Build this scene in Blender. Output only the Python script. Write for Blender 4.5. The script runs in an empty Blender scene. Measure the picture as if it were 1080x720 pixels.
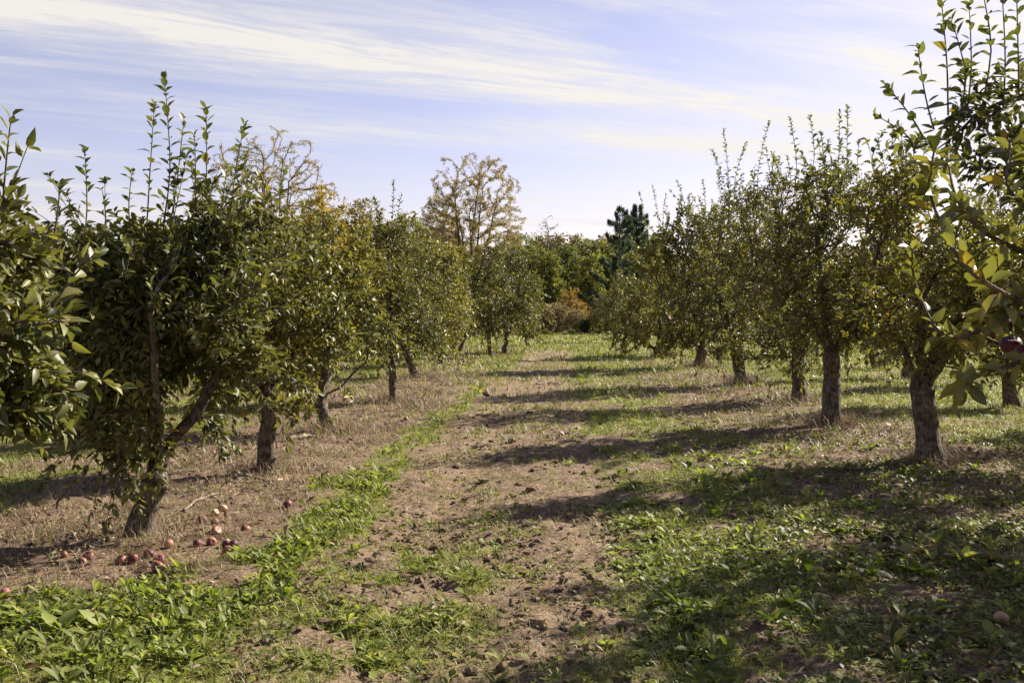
import bpy, math
import numpy as np
from mathutils import Vector, Matrix, Euler

R = math.radians
rng = np.random.default_rng(7)
scene = bpy.context.scene
COL = scene.collection

# ------------------------------------------------------------------ camera model
F = 1050.0
CAM = np.array([0.0, 0.0, 1.65])
HORIZON, VPX = 337.0, 590.0
PITCH = math.atan((360 - HORIZON) / F)
YAW = math.atan((VPX - 540) / F)
CAM_ROT = Euler((math.pi / 2 - PITCH, 0, YAW), 'XYZ').to_matrix()


def ray(px, py):
    v = CAM_ROT @ Vector(((px - 540) / F, -(py - 360) / F, -1.0))
    return np.array(v)


def at_depth(px, py, depth):
    """world point seen at a photo pixel, at a distance along the lane"""
    r = ray(px, py)
    return CAM + r * (depth / r[1])


def on_ground(px, py):
    r = ray(px, py)
    p = CAM + r * (-CAM[2] / r[2])
    return p[0], p[1]


# ------------------------------------------------------------------ noise
_perm = np.random.default_rng(3).permutation(256)
_val = np.random.default_rng(4).random(256)


def vnoise(x, y, seed=0):
    x = np.asarray(x, float) + seed * 17.3
    y = np.asarray(y, float) + seed * 9.1
    ix, iy = np.floor(x).astype(int), np.floor(y).astype(int)
    fx, fy = x - ix, y - iy
    fx, fy = fx * fx * (3 - 2 * fx), fy * fy * (3 - 2 * fy)

    def h(a, b):
        return _val[(_perm[a & 255] + b) & 255]
    return ((h(ix, iy) * (1 - fx) + h(ix + 1, iy) * fx) * (1 - fy)
            + (h(ix, iy + 1) * (1 - fx) + h(ix + 1, iy + 1) * fx) * fy)


def fbm(x, y, octaves=4, seed=0):
    s, a, t = 0, 1.0, 0
    for o in range(octaves):
        s = s + a * vnoise(np.asarray(x) * 2 ** o, np.asarray(y) * 2 ** o, seed + o)
        t += a
        a *= 0.5
    return s / t


def sstep(a, b, x):
    t = np.clip((np.asarray(x, float) - a) / (b - a), 0, 1)
    return t * t * (3 - 2 * t)


def unit(v):
    return v / np.maximum(np.linalg.norm(v, axis=-1, keepdims=True), 1e-9)


# ------------------------------------------------------------------ mesh builder
class MB:
    def __init__(self):
        self.v, self.t, self.p, self.n = [], [], [], 0

    def add(self, verts, polys, mat=0, tint=0.5, smooth=True):
        verts = np.asarray(verts, float).reshape(-1, 3)
        t = np.broadcast_to(np.asarray(tint, float), (len(verts),))
        self.v.append(verts)
        self.t.append(np.array(t))
        for q in polys:
            q = np.asarray(q, int)
            if len(q):
                self.p.append((q + self.n, mat, smooth))
        self.n += len(verts)

    def build(self, name, mats, parent=None):
        me = bpy.data.meshes.new(name)
        V = np.concatenate(self.v)
        me.vertices.add(len(V))
        me.vertices.foreach_set('co', V.astype(np.float32).ravel())
        loops = np.concatenate([q.ravel() for q, m, s in self.p])
        tot = np.concatenate([np.full(len(q), q.shape[1]) for q, m, s in self.p])
        mi = np.concatenate([np.full(len(q), m) for q, m, s in self.p])
        sm = np.concatenate([np.full(len(q), s) for q, m, s in self.p])
        me.loops.add(len(loops))
        me.loops.foreach_set('vertex_index', loops.astype(np.int32))
        me.polygons.add(len(tot))
        st = np.concatenate([[0], np.cumsum(tot)[:-1]])
        me.polygons.foreach_set('loop_start', st.astype(np.int32))
        me.polygons.foreach_set('loop_total', tot.astype(np.int32))
        me.polygons.foreach_set('material_index', mi.astype(np.int32))
        me.polygons.foreach_set('use_smooth', sm.astype(bool))
        a = me.attributes.new('tint', 'FLOAT', 'POINT')
        a.data.foreach_set('value', np.concatenate(self.t).astype(np.float32))
        for m in (mats if isinstance(mats, (list, tuple)) else [mats]):
            me.materials.append(m)
        me.update(calc_edges=True)
        o = bpy.data.objects.new(name, me)
        COL.objects.link(o)
        if parent is not None:
            o.parent = parent
        return o


def tag(o, label=None, cat=None, group=None, kind=None):
    if label:
        o['label'] = label
    if cat:
        o['category'] = cat
    if group:
        o['group'] = group
    if kind:
        o['kind'] = kind
    return o


def empty(name, loc, label=None, cat=None, group=None):
    o = bpy.data.objects.new(name, None)
    o.empty_display_size = 0.2
    o.location = [float(c) for c in loc]
    COL.objects.link(o)
    return tag(o, label, cat, group)


def copy_tree(o, parent=None):
    c = o.copy()
    COL.objects.link(c)
    if parent is not None:
        c.parent = parent
    for ch in list(o.children):
        copy_tree(ch, c)
    return c


# ------------------------------------------------------------------ materials
def new_mat(name):
    m = bpy.data.materials.new(name)
    m.use_nodes = True
    nt = m.node_tree
    nt.nodes.clear()
    out = nt.nodes.new('ShaderNodeOutputMaterial')
    return m, nt, out


def node(nt, typ, **kw):
    n = nt.nodes.new(typ)
    for k, v in kw.items():
        setattr(n, k, v)
    return n


def ramp(nt, stops, src):
    r = node(nt, 'ShaderNodeValToRGB')
    e = r.color_ramp.elements
    while len(e) < len(stops):
        e.new(0.5)
    for el, (p, c) in zip(e, stops):
        el.position = p
        el.color = (*c, 1) if len(c) == 3 else c
    nt.links.new(src, r.inputs[0])
    return r.outputs[0]


def leaf_mat(name, stops, trans=0.35, rough=0.42, spec=0.5, pale=1.35, tint_t=(1.15, 1.25, 0.55)):
    m, nt, out = new_mat(name)
    L = nt.links.new
    at = node(nt, 'ShaderNodeAttribute', attribute_name='tint')
    col = ramp(nt, stops, at.outputs['Fac'])
    # pale underside
    geo = node(nt, 'ShaderNodeNewGeometry')
    und = node(nt, 'ShaderNodeMix', data_type='RGBA', blend_type='MULTIPLY')
    und.inputs[7].default_value = (pale, pale * 0.98, pale * 1.12, 1)
    L(geo.outputs['Backfacing'], und.inputs[0])
    L(col, und.inputs[6])
    pb = node(nt, 'ShaderNodeBsdfPrincipled')
    pb.inputs['Roughness'].default_value = rough
    pb.inputs['Specular IOR Level'].default_value = spec
    L(und.outputs[2], pb.inputs['Base Color'])
    tr = node(nt, 'ShaderNodeBsdfTranslucent')
    tc = node(nt, 'ShaderNodeMix', data_type='RGBA', blend_type='MULTIPLY')
    tc.inputs[0].default_value = 1
    tc.inputs[7].default_value = (*tint_t, 1)
    L(col, tc.inputs[6])
    L(tc.outputs[2], tr.inputs['Color'])
    mx = node(nt, 'ShaderNodeMixShader')
    mx.inputs[0].default_value = trans
    L(pb.outputs[0], mx.inputs[1])
    L(tr.outputs[0], mx.inputs[2])
    L(mx.outputs[0], out.inputs[0])
    return m


def bark_mat(name, dark, light, scale=1.0, bump=0.6):
    m, nt, out = new_mat(name)
    L = nt.links.new
    tc = node(nt, 'ShaderNodeTexCoord')
    mp = node(nt, 'ShaderNodeMapping')
    mp.inputs['Scale'].default_value = (scale, scale, scale * 0.35)
    L(tc.outputs['Object'], mp.inputs[0])
    n1 = node(nt, 'ShaderNodeTexNoise')
    n1.inputs['Scale'].default_value = 38
    n1.inputs['Detail'].default_value = 6
    n1.inputs['Roughness'].default_value = 0.65
    L(mp.outputs[0], n1.inputs['Vector'])
    n2 = node(nt, 'ShaderNodeTexNoise')
    n2.inputs['Scale'].default_value = 9 * scale
    n2.inputs['Detail'].default_value = 4
    L(tc.outputs['Object'], n2.inputs['Vector'])
    c1 = ramp(nt, [(0.36, dark), (0.64, light)], n1.outputs[0])
    mix = node(nt, 'ShaderNodeMix', data_type='RGBA', blend_type='MULTIPLY')
    mix.inputs[0].default_value = 1
    L(c1, mix.inputs[6])
    L(ramp(nt, [(0.35, (0.55, 0.52, 0.5)), (0.62, (1.1, 1.08, 1.0))], n2.outputs[0]), mix.inputs[7])
    n3 = node(nt, 'ShaderNodeTexNoise')          # pale patches: sunlit spots of the trunks put into the bark colour
    n3.inputs['Scale'].default_value = 14 * scale
    n3.inputs['Detail'].default_value = 5
    n3.inputs['Roughness'].default_value = 0.7
    L(tc.outputs['Object'], n3.inputs['Vector'])
    lm = node(nt, 'ShaderNodeMix', data_type='RGBA')
    L(ramp(nt, [(0.56, (0, 0, 0)), (0.66, (0.75, 0.75, 0.75))], n3.outputs[0]), lm.inputs[0])
    L(mix.outputs[2], lm.inputs[6])
    lm.inputs[7].default_value = (light[0] * 1.5, light[1] * 1.6, light[2] * 1.5, 1)
    mix = lm
    bp = node(nt, 'ShaderNodeBump')
    bp.inputs['Strength'].default_value = bump
    bp.inputs['Distance'].default_value = 0.02
    L(n1.outputs[0], bp.inputs['Height'])
    pb = node(nt, 'ShaderNodeBsdfPrincipled')
    pb.inputs['Roughness'].default_value = 0.9
    pb.inputs['Specular IOR Level'].default_value = 0.2
    L(mix.outputs[2], pb.inputs['Base Color'])
    L(bp.outputs[0], pb.inputs['Normal'])
    L(pb.outputs[0], out.inputs[0])
    return m


M = {}
M['bark'] = bark_mat('apple_bark', (0.026, 0.020, 0.016), (0.19, 0.152, 0.112), 1.0, 1.0)
M['twig'] = bark_mat('twig_bark', (0.06, 0.042, 0.03), (0.16, 0.115, 0.08), 1.0, 0.2)
M['wood_bark'] = bark_mat('far_bark', (0.05, 0.043, 0.036), (0.15, 0.125, 0.10), 0.25, 0.3)
M['deadwood'] = bark_mat('dead_wood', (0.12, 0.095, 0.07), (0.38, 0.31, 0.23))
GREEN = [(0.0, (0.030, 0.038, 0.012)), (0.4, (0.112, 0.113, 0.033)), (0.75, (0.215, 0.196, 0.055)),
         (0.9, (0.27, 0.22, 0.04)), (1.0, (0.27, 0.14, 0.035))]
M['apple_leaf'] = leaf_mat('apple_leaf', GREEN, trans=0.30, rough=0.5, spec=0.36, pale=1.12)
M['shoot_leaf'] = leaf_mat('shoot_leaf', [(0, (0.065, 0.08, 0.026)), (0.6, (0.125, 0.135, 0.042)), (1, (0.22, 0.18, 0.05))],
                           trans=0.33, rough=0.46, spec=0.4)
M['weed'] = leaf_mat('weed_leaf', [(0, (0.070, 0.095, 0.016)), (0.5, (0.180, 0.207, 0.042)), (0.85, (0.29, 0.30, 0.080)),
                                   (0.95, (0.33, 0.27, 0.05)), (1, (0.30, 0.16, 0.05))], trans=0.46, rough=0.55, spec=0.3)
M['grass'] = leaf_mat('grass_blade', [(0, (0.085, 0.105, 0.02)), (0.5, (0.185, 0.20, 0.04)), (0.8, (0.28, 0.25, 0.08)),
                                      (1, (0.36, 0.29, 0.15))], trans=0.3, rough=0.55, spec=0.3)
M['straw'] = leaf_mat('dry_straw', [(0, (0.115, 0.075, 0.046)), (0.5, (0.24, 0.168, 0.10)), (1, (0.40, 0.315, 0.20))],
                      trans=0.2, rough=0.65, spec=0.2, pale=1.0, tint_t=(1, 1, 1))
M['litter'] = leaf_mat('dead_leaf', [(0, (0.06, 0.038, 0.025)), (0.55, (0.16, 0.098, 0.055)), (0.85, (0.28, 0.19, 0.08)),
                                     (1, (0.42, 0.34, 0.20))], trans=0.15, rough=0.6, spec=0.3, pale=1.2, tint_t=(1, 1, 1))
M['oak'] = leaf_mat('wood_leaf', [(0, (0.055, 0.070, 0.026)), (0.5, (0.105, 0.118, 0.036)), (1, (0.19, 0.17, 0.05))],
                    trans=0.45, rough=0.6, spec=0.25)
M['autumn'] = leaf_mat('autumn_leaf', [(0, (0.13, 0.105, 0.035)), (0.5, (0.24, 0.175, 0.045)), (1, (0.40, 0.28, 0.06))],
                       trans=0.35, rough=0.6, spec=0.2)
M['orange'] = leaf_mat('orange_leaf', [(0, (0.13, 0.11, 0.035)), (0.5, (0.24, 0.165, 0.05)), (1, (0.34, 0.19, 0.06))],
                       trans=0.35, rough=0.6, spec=0.2)
M['brown'] = leaf_mat('brown_leaf', [(0, (0.11, 0.085, 0.058)), (0.5, (0.19, 0.145, 0.098)), (1, (0.29, 0.22, 0.145))],
                      trans=0.35, rough=0.65, spec=0.2)
M['tan'] = leaf_mat('tan_leaf', [(0, (0.15, 0.112, 0.062)), (0.5, (0.255, 0.19, 0.105)), (1, (0.37, 0.27, 0.14))],
                    trans=0.4, rough=0.65, spec=0.2)
M['needle'] = leaf_mat('pine_needle', [(0, (0.030, 0.050, 0.034)), (0.6, (0.060, 0.088, 0.058)), (1, (0.10, 0.125, 0.075))],
                       trans=0.3, rough=0.55, spec=0.3)


def apple_mat(name, stops):
    m, nt, out = new_mat(name)
    L = nt.links.new
    at = node(nt, 'ShaderNodeAttribute', attribute_name='tint')
    tc = node(nt, 'ShaderNodeTexCoord')
    ns = node(nt, 'ShaderNodeTexNoise')
    ns.inputs['Scale'].default_value = 26
    ns.inputs['Detail'].default_value = 4
    L(tc.outputs['Object'], ns.inputs['Vector'])
    ad = node(nt, 'ShaderNodeMath', operation='ADD')
    L(at.outputs['Fac'], ad.inputs[0])
    mu = node(nt, 'ShaderNodeMath', operation='MULTIPLY_ADD')
    mu.inputs[1].default_value = 1.2
    mu.inputs[2].default_value = -0.6
    L(ns.outputs[0], mu.inputs[0])
    L(mu.outputs[0], ad.inputs[1])
    col = ramp(nt, stops, ad.outputs[0])
    pb = node(nt, 'ShaderNodeBsdfPrincipled')
    pb.inputs['Roughness'].default_value = 0.55
    pb.inputs['Specular IOR Level'].default_value = 0.3
    L(col, pb.inputs['Base Color'])
    L(pb.outputs[0], out.inputs[0])
    return m


M['apple'] = apple_mat('red_apple', [(0.1, (0.085, 0.022, 0.022)), (0.5, (0.19, 0.05, 0.045)), (0.95, (0.30, 0.14, 0.09))])
M['apple_dark'] = apple_mat('dark_apple', [(0.1, (0.045, 0.008, 0.013)), (0.6, (0.105, 0.018, 0.024)), (1.0, (0.18, 0.06, 0.04))])
M['apple_rot'] = apple_mat('rotten_apple', [(0.1, (0.045, 0.022, 0.016)), (0.5, (0.12, 0.055, 0.035)), (0.9, (0.22, 0.10, 0.06))])
M['apple_pale'] = apple_mat('pale_apple', [(0.1, (0.28, 0.12, 0.085)), (0.5, (0.36, 0.19, 0.12)), (0.9, (0.40, 0.27, 0.15))])

# ------------------------------------------------------------------ ground cover masks


def height(x, y):
    x = np.asarray(x, float)
    y = np.asarray(y, float)
    d = np.hypot(x, y)
    near = 1 - sstep(18, 45, d)
    h = (fbm(x * 0.35, y * 0.35, 3, 1) - 0.5) * 0.16 * (1 - sstep(60, 110, d))
    h = h + (fbm(x * 2.1, y * 2.1, 3, 5) - 0.5) * 0.075 * near
    lane = sstep(-1.9, -1.3, x) * (1 - sstep(0.2, 0.9, x))
    h = h + (fbm(x * 10, y * 10, 3, 11) - 0.5) * (0.035 + 0.045 * lane) * near
    # shallow wheel ruts, low ridge of the tree strips
    h = h - 0.03 * np.exp(-((x + 0.95) / 0.22) ** 2) - 0.03 * np.exp(-((x - 0.45) / 0.25) ** 2)
    h = h + 0.02 * np.exp(-((x + 3.3) / 0.8) ** 2) + 0.02 * np.exp(-((x - 4.5) / 0.9) ** 2)
    return h


def cover(x, y):
    """green, straw, bare-soil fractions at a ground point"""
    x = np.asarray(x, float)
    y = np.asarray(y, float)
    n1 = fbm(x * 1.1, y * 0.8, 4, 21)
    n2 = fbm(x * 2.6 + 5, y * 2.2, 4, 31)
    wob = (fbm(x * 0.5, y * 0.5, 3, 41) - 0.5) * 0.9
    xx = x + wob
    nearw = 1 - sstep(5.5, 11, y)
    xb = x + wob * 0.45 + (n2 - 0.5) * 0.5
    xl_ = -2.2 - 1.0 * (1 - sstep(5.2, 6.9, y))
    xr_ = -1.62 + 0.25 * (1 - sstep(4.5, 6.0, y))
    gl = sstep(xl_ - 0.12, xl_ + 0.12, xb) * (1 - sstep(xr_ - 0.12, xr_ + 0.12, xb))
    gl = gl * sstep(0.38, 0.54, n1 * 0.5 + n2 * 0.5 + 0.06 * nearw) * (1 - 0.45 * sstep(9, 16, y))
    gm = np.exp(-(((x + 0.95) / 0.62) ** 2 + ((y - 5.9) / 1.75) ** 2)) * sstep(0.36, 0.56, n2) * 1.1
    gr = sstep(0.05, 0.9, xx) * (1 - sstep(1.7, 2.7, xx) * (0.3 + 0.38 * sstep(6, 9, y))) * sstep(0.44, 0.60, 0.5 * n1 + 0.5 * n2 + 0.03 * (1 - sstep(5, 9, y)))
    lane = sstep(-1.75, -1.35, xx) * (1 - sstep(0.3, 0.75, xx))
    gl2 = (1 - sstep(-5.4, -4.5, xx)) * sstep(0.40, 0.56, n1) * 0.85
    gr2 = sstep(4.9, 6.0, xx) * (0.35 + 0.65 * sstep(0.36, 0.54, n1))
    far = sstep(22, 46, y) * (0.25 + 0.75 * sstep(0.36, 0.55, n1)) * (1 - 0.75 * lane * (1 - sstep(50, 62, y)))
    far2 = sstep(60, 85, y)
    sprout = lane * sstep(0.52, 0.72, n2) * 0.35
    g = np.clip(np.maximum.reduce([gl, gm, gr, gl2, gr2, far, far2, sprout]), 0, 1)
    s = np.maximum((1 - sstep(-2.6, -1.9, xx)) * sstep(-9, -3.5, xx), sstep(2.3, 3.2, xx) * (1 - sstep(5, 6.2, xx)) * 0.8)
    s = np.maximum(s, (1 - sstep(-5, -4, xx)) * 0.55)
    s = np.maximum(s, sstep(0.3, 2.0, xx) * 0.65 * sstep(0.38, 0.56, 1 - n2))
    s = s * (1 - far2)
    return g, s * (1 - 0.6 * g), lane


# ---- ground material (reads the cover masks stored on the sheet)
def ground_mat():
    m, nt, out = new_mat('orchard_soil')
    L = nt.links.new
    at = node(nt, 'ShaderNodeAttribute', attribute_name='cover')
    sp = node(nt, 'ShaderNodeSeparateColor')
    L(at.outputs['Color'], sp.inputs[0])
    tc = node(nt, 'ShaderNodeTexCoord')

    def noise(scale, detail=6, rough=0.6, vec=None):
        n = node(nt, 'ShaderNodeTexNoise')
        n.inputs['Scale'].default_value = scale
        n.inputs['Detail'].default_value = detail
        n.inputs['Roughness'].default_value = rough
        L(vec or tc.outputs['Object'], n.inputs['Vector'])
        return n.outputs[0]
    nf, nm, nl = noise(32, 8, 0.7), noise(6, 6), noise(0.9, 5)
    soil = ramp(nt, [(0.30, (0.062, 0.041, 0.027)), (0.5, (0.182, 0.130, 0.084)), (0.70, (0.33, 0.24, 0.16))], nf)
    mixs = node(nt, 'ShaderNodeMix', data_type='RGBA', blend_type='MULTIPLY')
    mixs.inputs[0].default_value = 0.9
    L(soil, mixs.inputs[6])
    L(ramp(nt, [(0.34, (0.60, 0.57, 0.55)), (0.5, (1.0, 0.98, 0.95)), (0.64, (1.2, 1.17, 1.1))], nm), mixs.inputs[7])
    straw0 = ramp(nt, [(0.30, (0.058, 0.038, 0.026)), (0.5, (0.175, 0.120, 0.078)), (0.72, (0.33, 0.245, 0.16))], nf)
    sm_ = node(nt, 'ShaderNodeMix', data_type='RGBA', blend_type='MULTIPLY')
    sm_.inputs[0].default_value = 1
    L(straw0, sm_.inputs[6])
    L(ramp(nt, [(0.36, (0.5, 0.45, 0.42)), (0.52, (1, 1, 1)), (0.66, (1.15, 1.1, 1.0))], noise(2.6, 5)), sm_.inputs[7])
    straw = sm_.outputs[2]
    green = ramp(nt, [(0.30, (0.055, 0.058, 0.016)), (0.5, (0.14, 0.145, 0.034)), (0.70, (0.25, 0.23, 0.075))], nf)
    gl = node(nt, 'ShaderNodeMix', data_type='RGBA', blend_type='MULTIPLY')
    gl.inputs[0].default_value = 0.8
    L(green, gl.inputs[6])
    L(ramp(nt, [(0.3, (0.8, 0.86, 0.8)), (0.5, (1.1, 1.1, 1.0)), (0.7, (1.3, 1.15, 0.95))], nl), gl.inputs[7])

    def mask(src, nz, amt):
        a = node(nt, 'ShaderNodeMath', operation='MULTIPLY_ADD')
        a.inputs[1].default_value = amt
        a.inputs[2].default_value = -amt / 2
        L(nz, a.inputs[0])
        b = node(nt, 'ShaderNodeMath', operation='ADD')
        L(src, b.inputs[0])
        L(a.outputs[0], b.inputs[1])
        r = node(nt, 'ShaderNodeMapRange', interpolation_type='SMOOTHSTEP')
        r.inputs[1].default_value = 0.25
        r.inputs[2].default_value = 0.75
        L(b.outputs[0], r.inputs[0])
        return r.outputs[0]
    m1 = node(nt, 'ShaderNodeMix', data_type='RGBA')
    L(mask(sp.outputs[1], nm, 0.9), m1.inputs[0])
    L(mixs.outputs[2], m1.inputs[6])
    L(straw, m1.inputs[7])
    m2 = node(nt, 'ShaderNodeMix', data_type='RGBA')
    L(mask(sp.outputs[0], nm, 0.9), m2.inputs[0])
    L(m1.outputs[2], m2.inputs[6])
    L(gl.outputs[2], m2.inputs[7])
    pb = node(nt, 'ShaderNodeBsdfPrincipled')
    pb.inputs['Roughness'].default_value = 0.95
    pb.inputs['Specular IOR Level'].default_value = 0.1
    L(m2.outputs[2], pb.inputs['Base Color'])
    bp = node(nt, 'ShaderNodeBump')
    bp.inputs['Strength'].default_value = 0.9
    bp.inputs['Distance'].default_value = 0.03
    L(nf, bp.inputs['Height'])
    L(bp.outputs[0], pb.inputs['Normal'])
    L(pb.outputs[0], out.inputs[0])
    return m


M['ground'] = ground_mat()


def grow_axis(lim, d0, flat, rate):
    xs = [0.0]
    while xs[-1] < lim:
        xs.append(xs[-1] + (d0 if xs[-1] < flat else max(d0, rate * (xs[-1] - flat) + d0)))
    return np.array(xs)


def make_ground():
    xr = grow_axis(290, 0.05, 5.5, 0.05)
    xs = np.concatenate([-xr[:0:-1], xr])
    yf = grow_axis(400, 0.05, 9, 0.022)
    yb = grow_axis(60, 0.3, 3, 0.2)
    ys = np.concatenate([-yb[:0:-1], yf])
    X, Y = np.meshgrid(xs, ys)
    Z = height(X, Y)
    g, s, lane = cover(X, Y)
    nx, ny = len(xs), len(ys)
    V = np.stack([X, Y, Z], -1).reshape(-1, 3)
    i = np.arange((ny - 1))[:, None] * nx + np.arange(nx - 1)[None]
    Q = np.stack([i, i + 1, i + nx + 1, i + nx], -1).reshape(-1, 4)
    C = np.stack([g, s, lane, np.ones_like(g)], -1).reshape(-1, 4)
    # bare earth of the lane -> its own object, sharing the seam with the ground
    onpath = ((lane.ravel()[Q].mean(1) > 0.5) & (V[Q][:, :, 1].mean(1) < 62) & (V[Q][:, :, 1].mean(1) > -10))
    for name, sel in (('ground', ~onpath), ('path', onpath)):
        q = Q[sel]
        used, inv = np.unique(q, return_inverse=True)
        mb = MB()
        mb.add(V[used], [inv.reshape(-1, 4)])
        o = mb.build(name, M['ground'])
        a = o.data.attributes.new('cover', 'FLOAT_COLOR', 'POINT')
        a.data.foreach_set('color', C[used].astype(np.float32).ravel())
        o['kind'] = 'structure'
    bpy.data.objects['ground']['label'] = 'orchard floor of dry grass, weeds and mown grass beneath the trees'
    bpy.data.objects['ground']['category'] = 'ground'
    bpy.data.objects['path']['label'] = 'bare brown earth lane running between the two apple tree rows'
    bpy.data.objects['path']['category'] = 'path'


make_ground()

# ------------------------------------------------------------------ leaves


def leaf_template(rows, fold=0.22, arch=0.25, wave=0.0):
    """rows: list of (t, halfwidth); y along the leaf, x across, z up"""
    v, tri, quad = [], [], []
    prev = None
    for k, (t, w) in enumerate(rows):
        z = -arch * t * t + wave * math.sin(t * 5)
        if w <= 1e-6:
            cur = [len(v)]
            v.append((0, t, z))
        else:
            cur = [len(v), len(v) + 1, len(v) + 2]
            v += [(-w, t, z + fold * w), (0, t, z), (w, t, z + fold * w)]
        if prev is not None:
            if len(prev) == 1 and len(cur) == 3:
                tri += [(prev[0], cur[1], cur[0]), (prev[0], cur[2], cur[1])]
            elif len(prev) == 3 and len(cur) == 3:
                quad += [(prev[0], prev[1], cur[1], cur[0]), (prev[1], prev[2], cur[2], cur[1])]
            else:
                tri += [(prev[0], prev[1], cur[0]), (prev[1], prev[2], cur[0])]
        prev = cur
    return np.array(v, float), np.array(tri, int).reshape(-1, 3), np.array(quad, int).reshape(-1, 4)


T_FINE = [leaf_template([(0, 0), (0.12, 0.02), (0.32, 0.18), (0.58, 0.225), (0.82, 0.13), (1, 0)], f, a)
          for f, a in ((0.4, 0.15), (0.7, 0.45), (0.35, 0.7), (1.0, 0.2), (0.6, -0.1))]
T_MID = [leaf_template([(0, 0), (0.35, 0.20), (0.7, 0.19), (1, 0)], f, a) for f, a in ((0.45, 0.2), (0.8, 0.5), (0.9, 0.1))]
T_FAR = [leaf_template([(0, 0), (0.5, 0.33), (1, 0)], 0.4, 0.2)]
T_WEED = [leaf_template([(0, 0.05), (0.3, 0.09), (0.65, 0.17), (0.88, 0.12), (1, 0)], f, a) for f, a in ((0.4, 0.35), (0.3, 0.6), (0.5, 0.1))]
T_BROAD = [leaf_template([(0, 0.03), (0.2, 0.14), (0.5, 0.28), (0.8, 0.2), (1, 0)], f, a) for f, a in ((0.3, 0.35), (0.25, 0.55))]
T_WEEDLO = [leaf_template([(0, 0.06), (0.6, 0.2), (1, 0)], 0.35, 0.35)]
_b = np.array([(-.5, 0, 0), (.5, 0, 0), (-.36, .55, .0), (.36, .55, .0), (0, 1, 0)], float)


def blade_template(bend):
    v = _b.copy()
    v[:, 2] = -bend * v[:, 1] ** 2
    v[:, 0] *= 1.0
    return v, np.array([(2, 3, 4)]), np.array([(0, 1, 3, 2)])


T_BLADE = [blade_template(b) for b in (0.15, 0.5, 0.9)]


def place(mb, pos, d, nrm, length, width, templates, tint, mat=0):
    """set one template leaf per row; length (N) and width (N) multiply the template"""
    N = len(pos)
    if N == 0:
        return
    d = unit(d)
    nrm = nrm - (nrm * d).sum(1, keepdims=True) * d
    nrm = unit(nrm)
    side = np.cross(d, nrm)
    length = np.broadcast_to(length, (N,))
    width = np.broadcast_to(width, (N,))
    tint = np.broadcast_to(tint, (N,))
    pick = rng.integers(0, len(templates), N)
    for k, (tv, tt, tq) in enumerate(templates):
        s = np.where(pick == k)[0]
        if not len(s):
            continue
        a, b, c = tv[:, 0], tv[:, 1], tv[:, 2]
        V = (pos[s][:, None] + side[s][:, None] * (a[None, :, None] * width[s][:, None, None])
             + d[s][:, None] * (b[None, :, None] * length[s][:, None, None])
             + nrm[s][:, None] * (c[None, :, None] * length[s][:, None, None]))
        n = len(tv)
        off = (np.arange(len(s)) * n)[:, None, None]
        polys = []
        if len(tt):
            polys.append((tt[None] + off).reshape(-1, 3))
        if len(tq):
            polys.append((tq[None] + off).reshape(-1, 4))
        mb.add(V.reshape(-1, 3), polys, mat, np.repeat(tint[s], n))


def rand_dirs(n):
    return unit(rng.normal(size=(n, 3)))


# ------------------------------------------------------------------ tubes
def tube(mb, P, rad, sides=6, mat=0, rough=0.0, seed=0, tint=0.5, cap=True):
    P = np.asarray(P, float)
    rad = np.asarray(rad, float)
    n = len(P)
    if n < 2:
        return
    T = np.gradient(P, axis=0)
    T = unit(T)
    ref = np.array([1.0, 0, 0]) if abs(T[0][0]) < 0.8 else np.array([0, 1.0, 0])
    U = np.zeros_like(P)
    u = unit(ref - T[0] * ref.dot(T[0]))
    for i in range(n):
        u = u - T[i] * u.dot(T[i])
        u = u / max(np.linalg.norm(u), 1e-9)
        U[i] = u
    W = np.cross(T, U)
    ang = np.arange(sides) * 2 * math.pi / sides
    r = np.repeat(rad[:, None], sides, 1)
    if rough > 0:
        ln = np.concatenate([[0], np.cumsum(np.linalg.norm(np.diff(P, axis=0), axis=1))])
        A, Ln = np.meshgrid(ang, ln)
        nz = fbm(np.cos(A) * 1.6 + 20 + seed, Ln * 5 + np.sin(A) * 1.6, 3, seed % 50) - 0.5
        r = r * (1 + rough * 2 * nz)
    V = P[:, None] + U[:, None] * (np.cos(ang)[None, :, None] * r[..., None]) + W[:, None] * (np.sin(ang)[None, :, None] * r[..., None])
    i = np.arange(n - 1)[:, None] * sides
    j = np.arange(sides)[None]
    j2 = (j + 1) % sides
    Q = np.stack([i + j, i + j2, i + sides + j2, i + sides + j], -1).reshape(-1, 4)
    polys = [Q]
    if cap and sides >= 4:
        polys.append(np.arange(sides)[None] + (n - 1) * sides)
    mb.add(V.reshape(-1, 3), polys, mat, tint)


def spline(pts, n):
    """smooth curve through control points"""
    pts = np.asarray(pts, float)
    t = np.linspace(0, len(pts) - 1, n)
    i = np.clip(t.astype(int), 0, len(pts) - 2)
    f = (t - i)[:, None]
    p0, p1, p2, p3 = pts[np.maximum(i - 1, 0)], pts[i], pts[i + 1], pts[np.minimum(i + 2, len(pts) - 1)]
    return 0.5 * (2 * p1 + (p2 - p0) * f + (2 * p0 - 5 * p1 + 4 * p2 - p3) * f * f + (3 * p1 - p0 - 3 * p2 + p3) * f ** 3)


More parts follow.
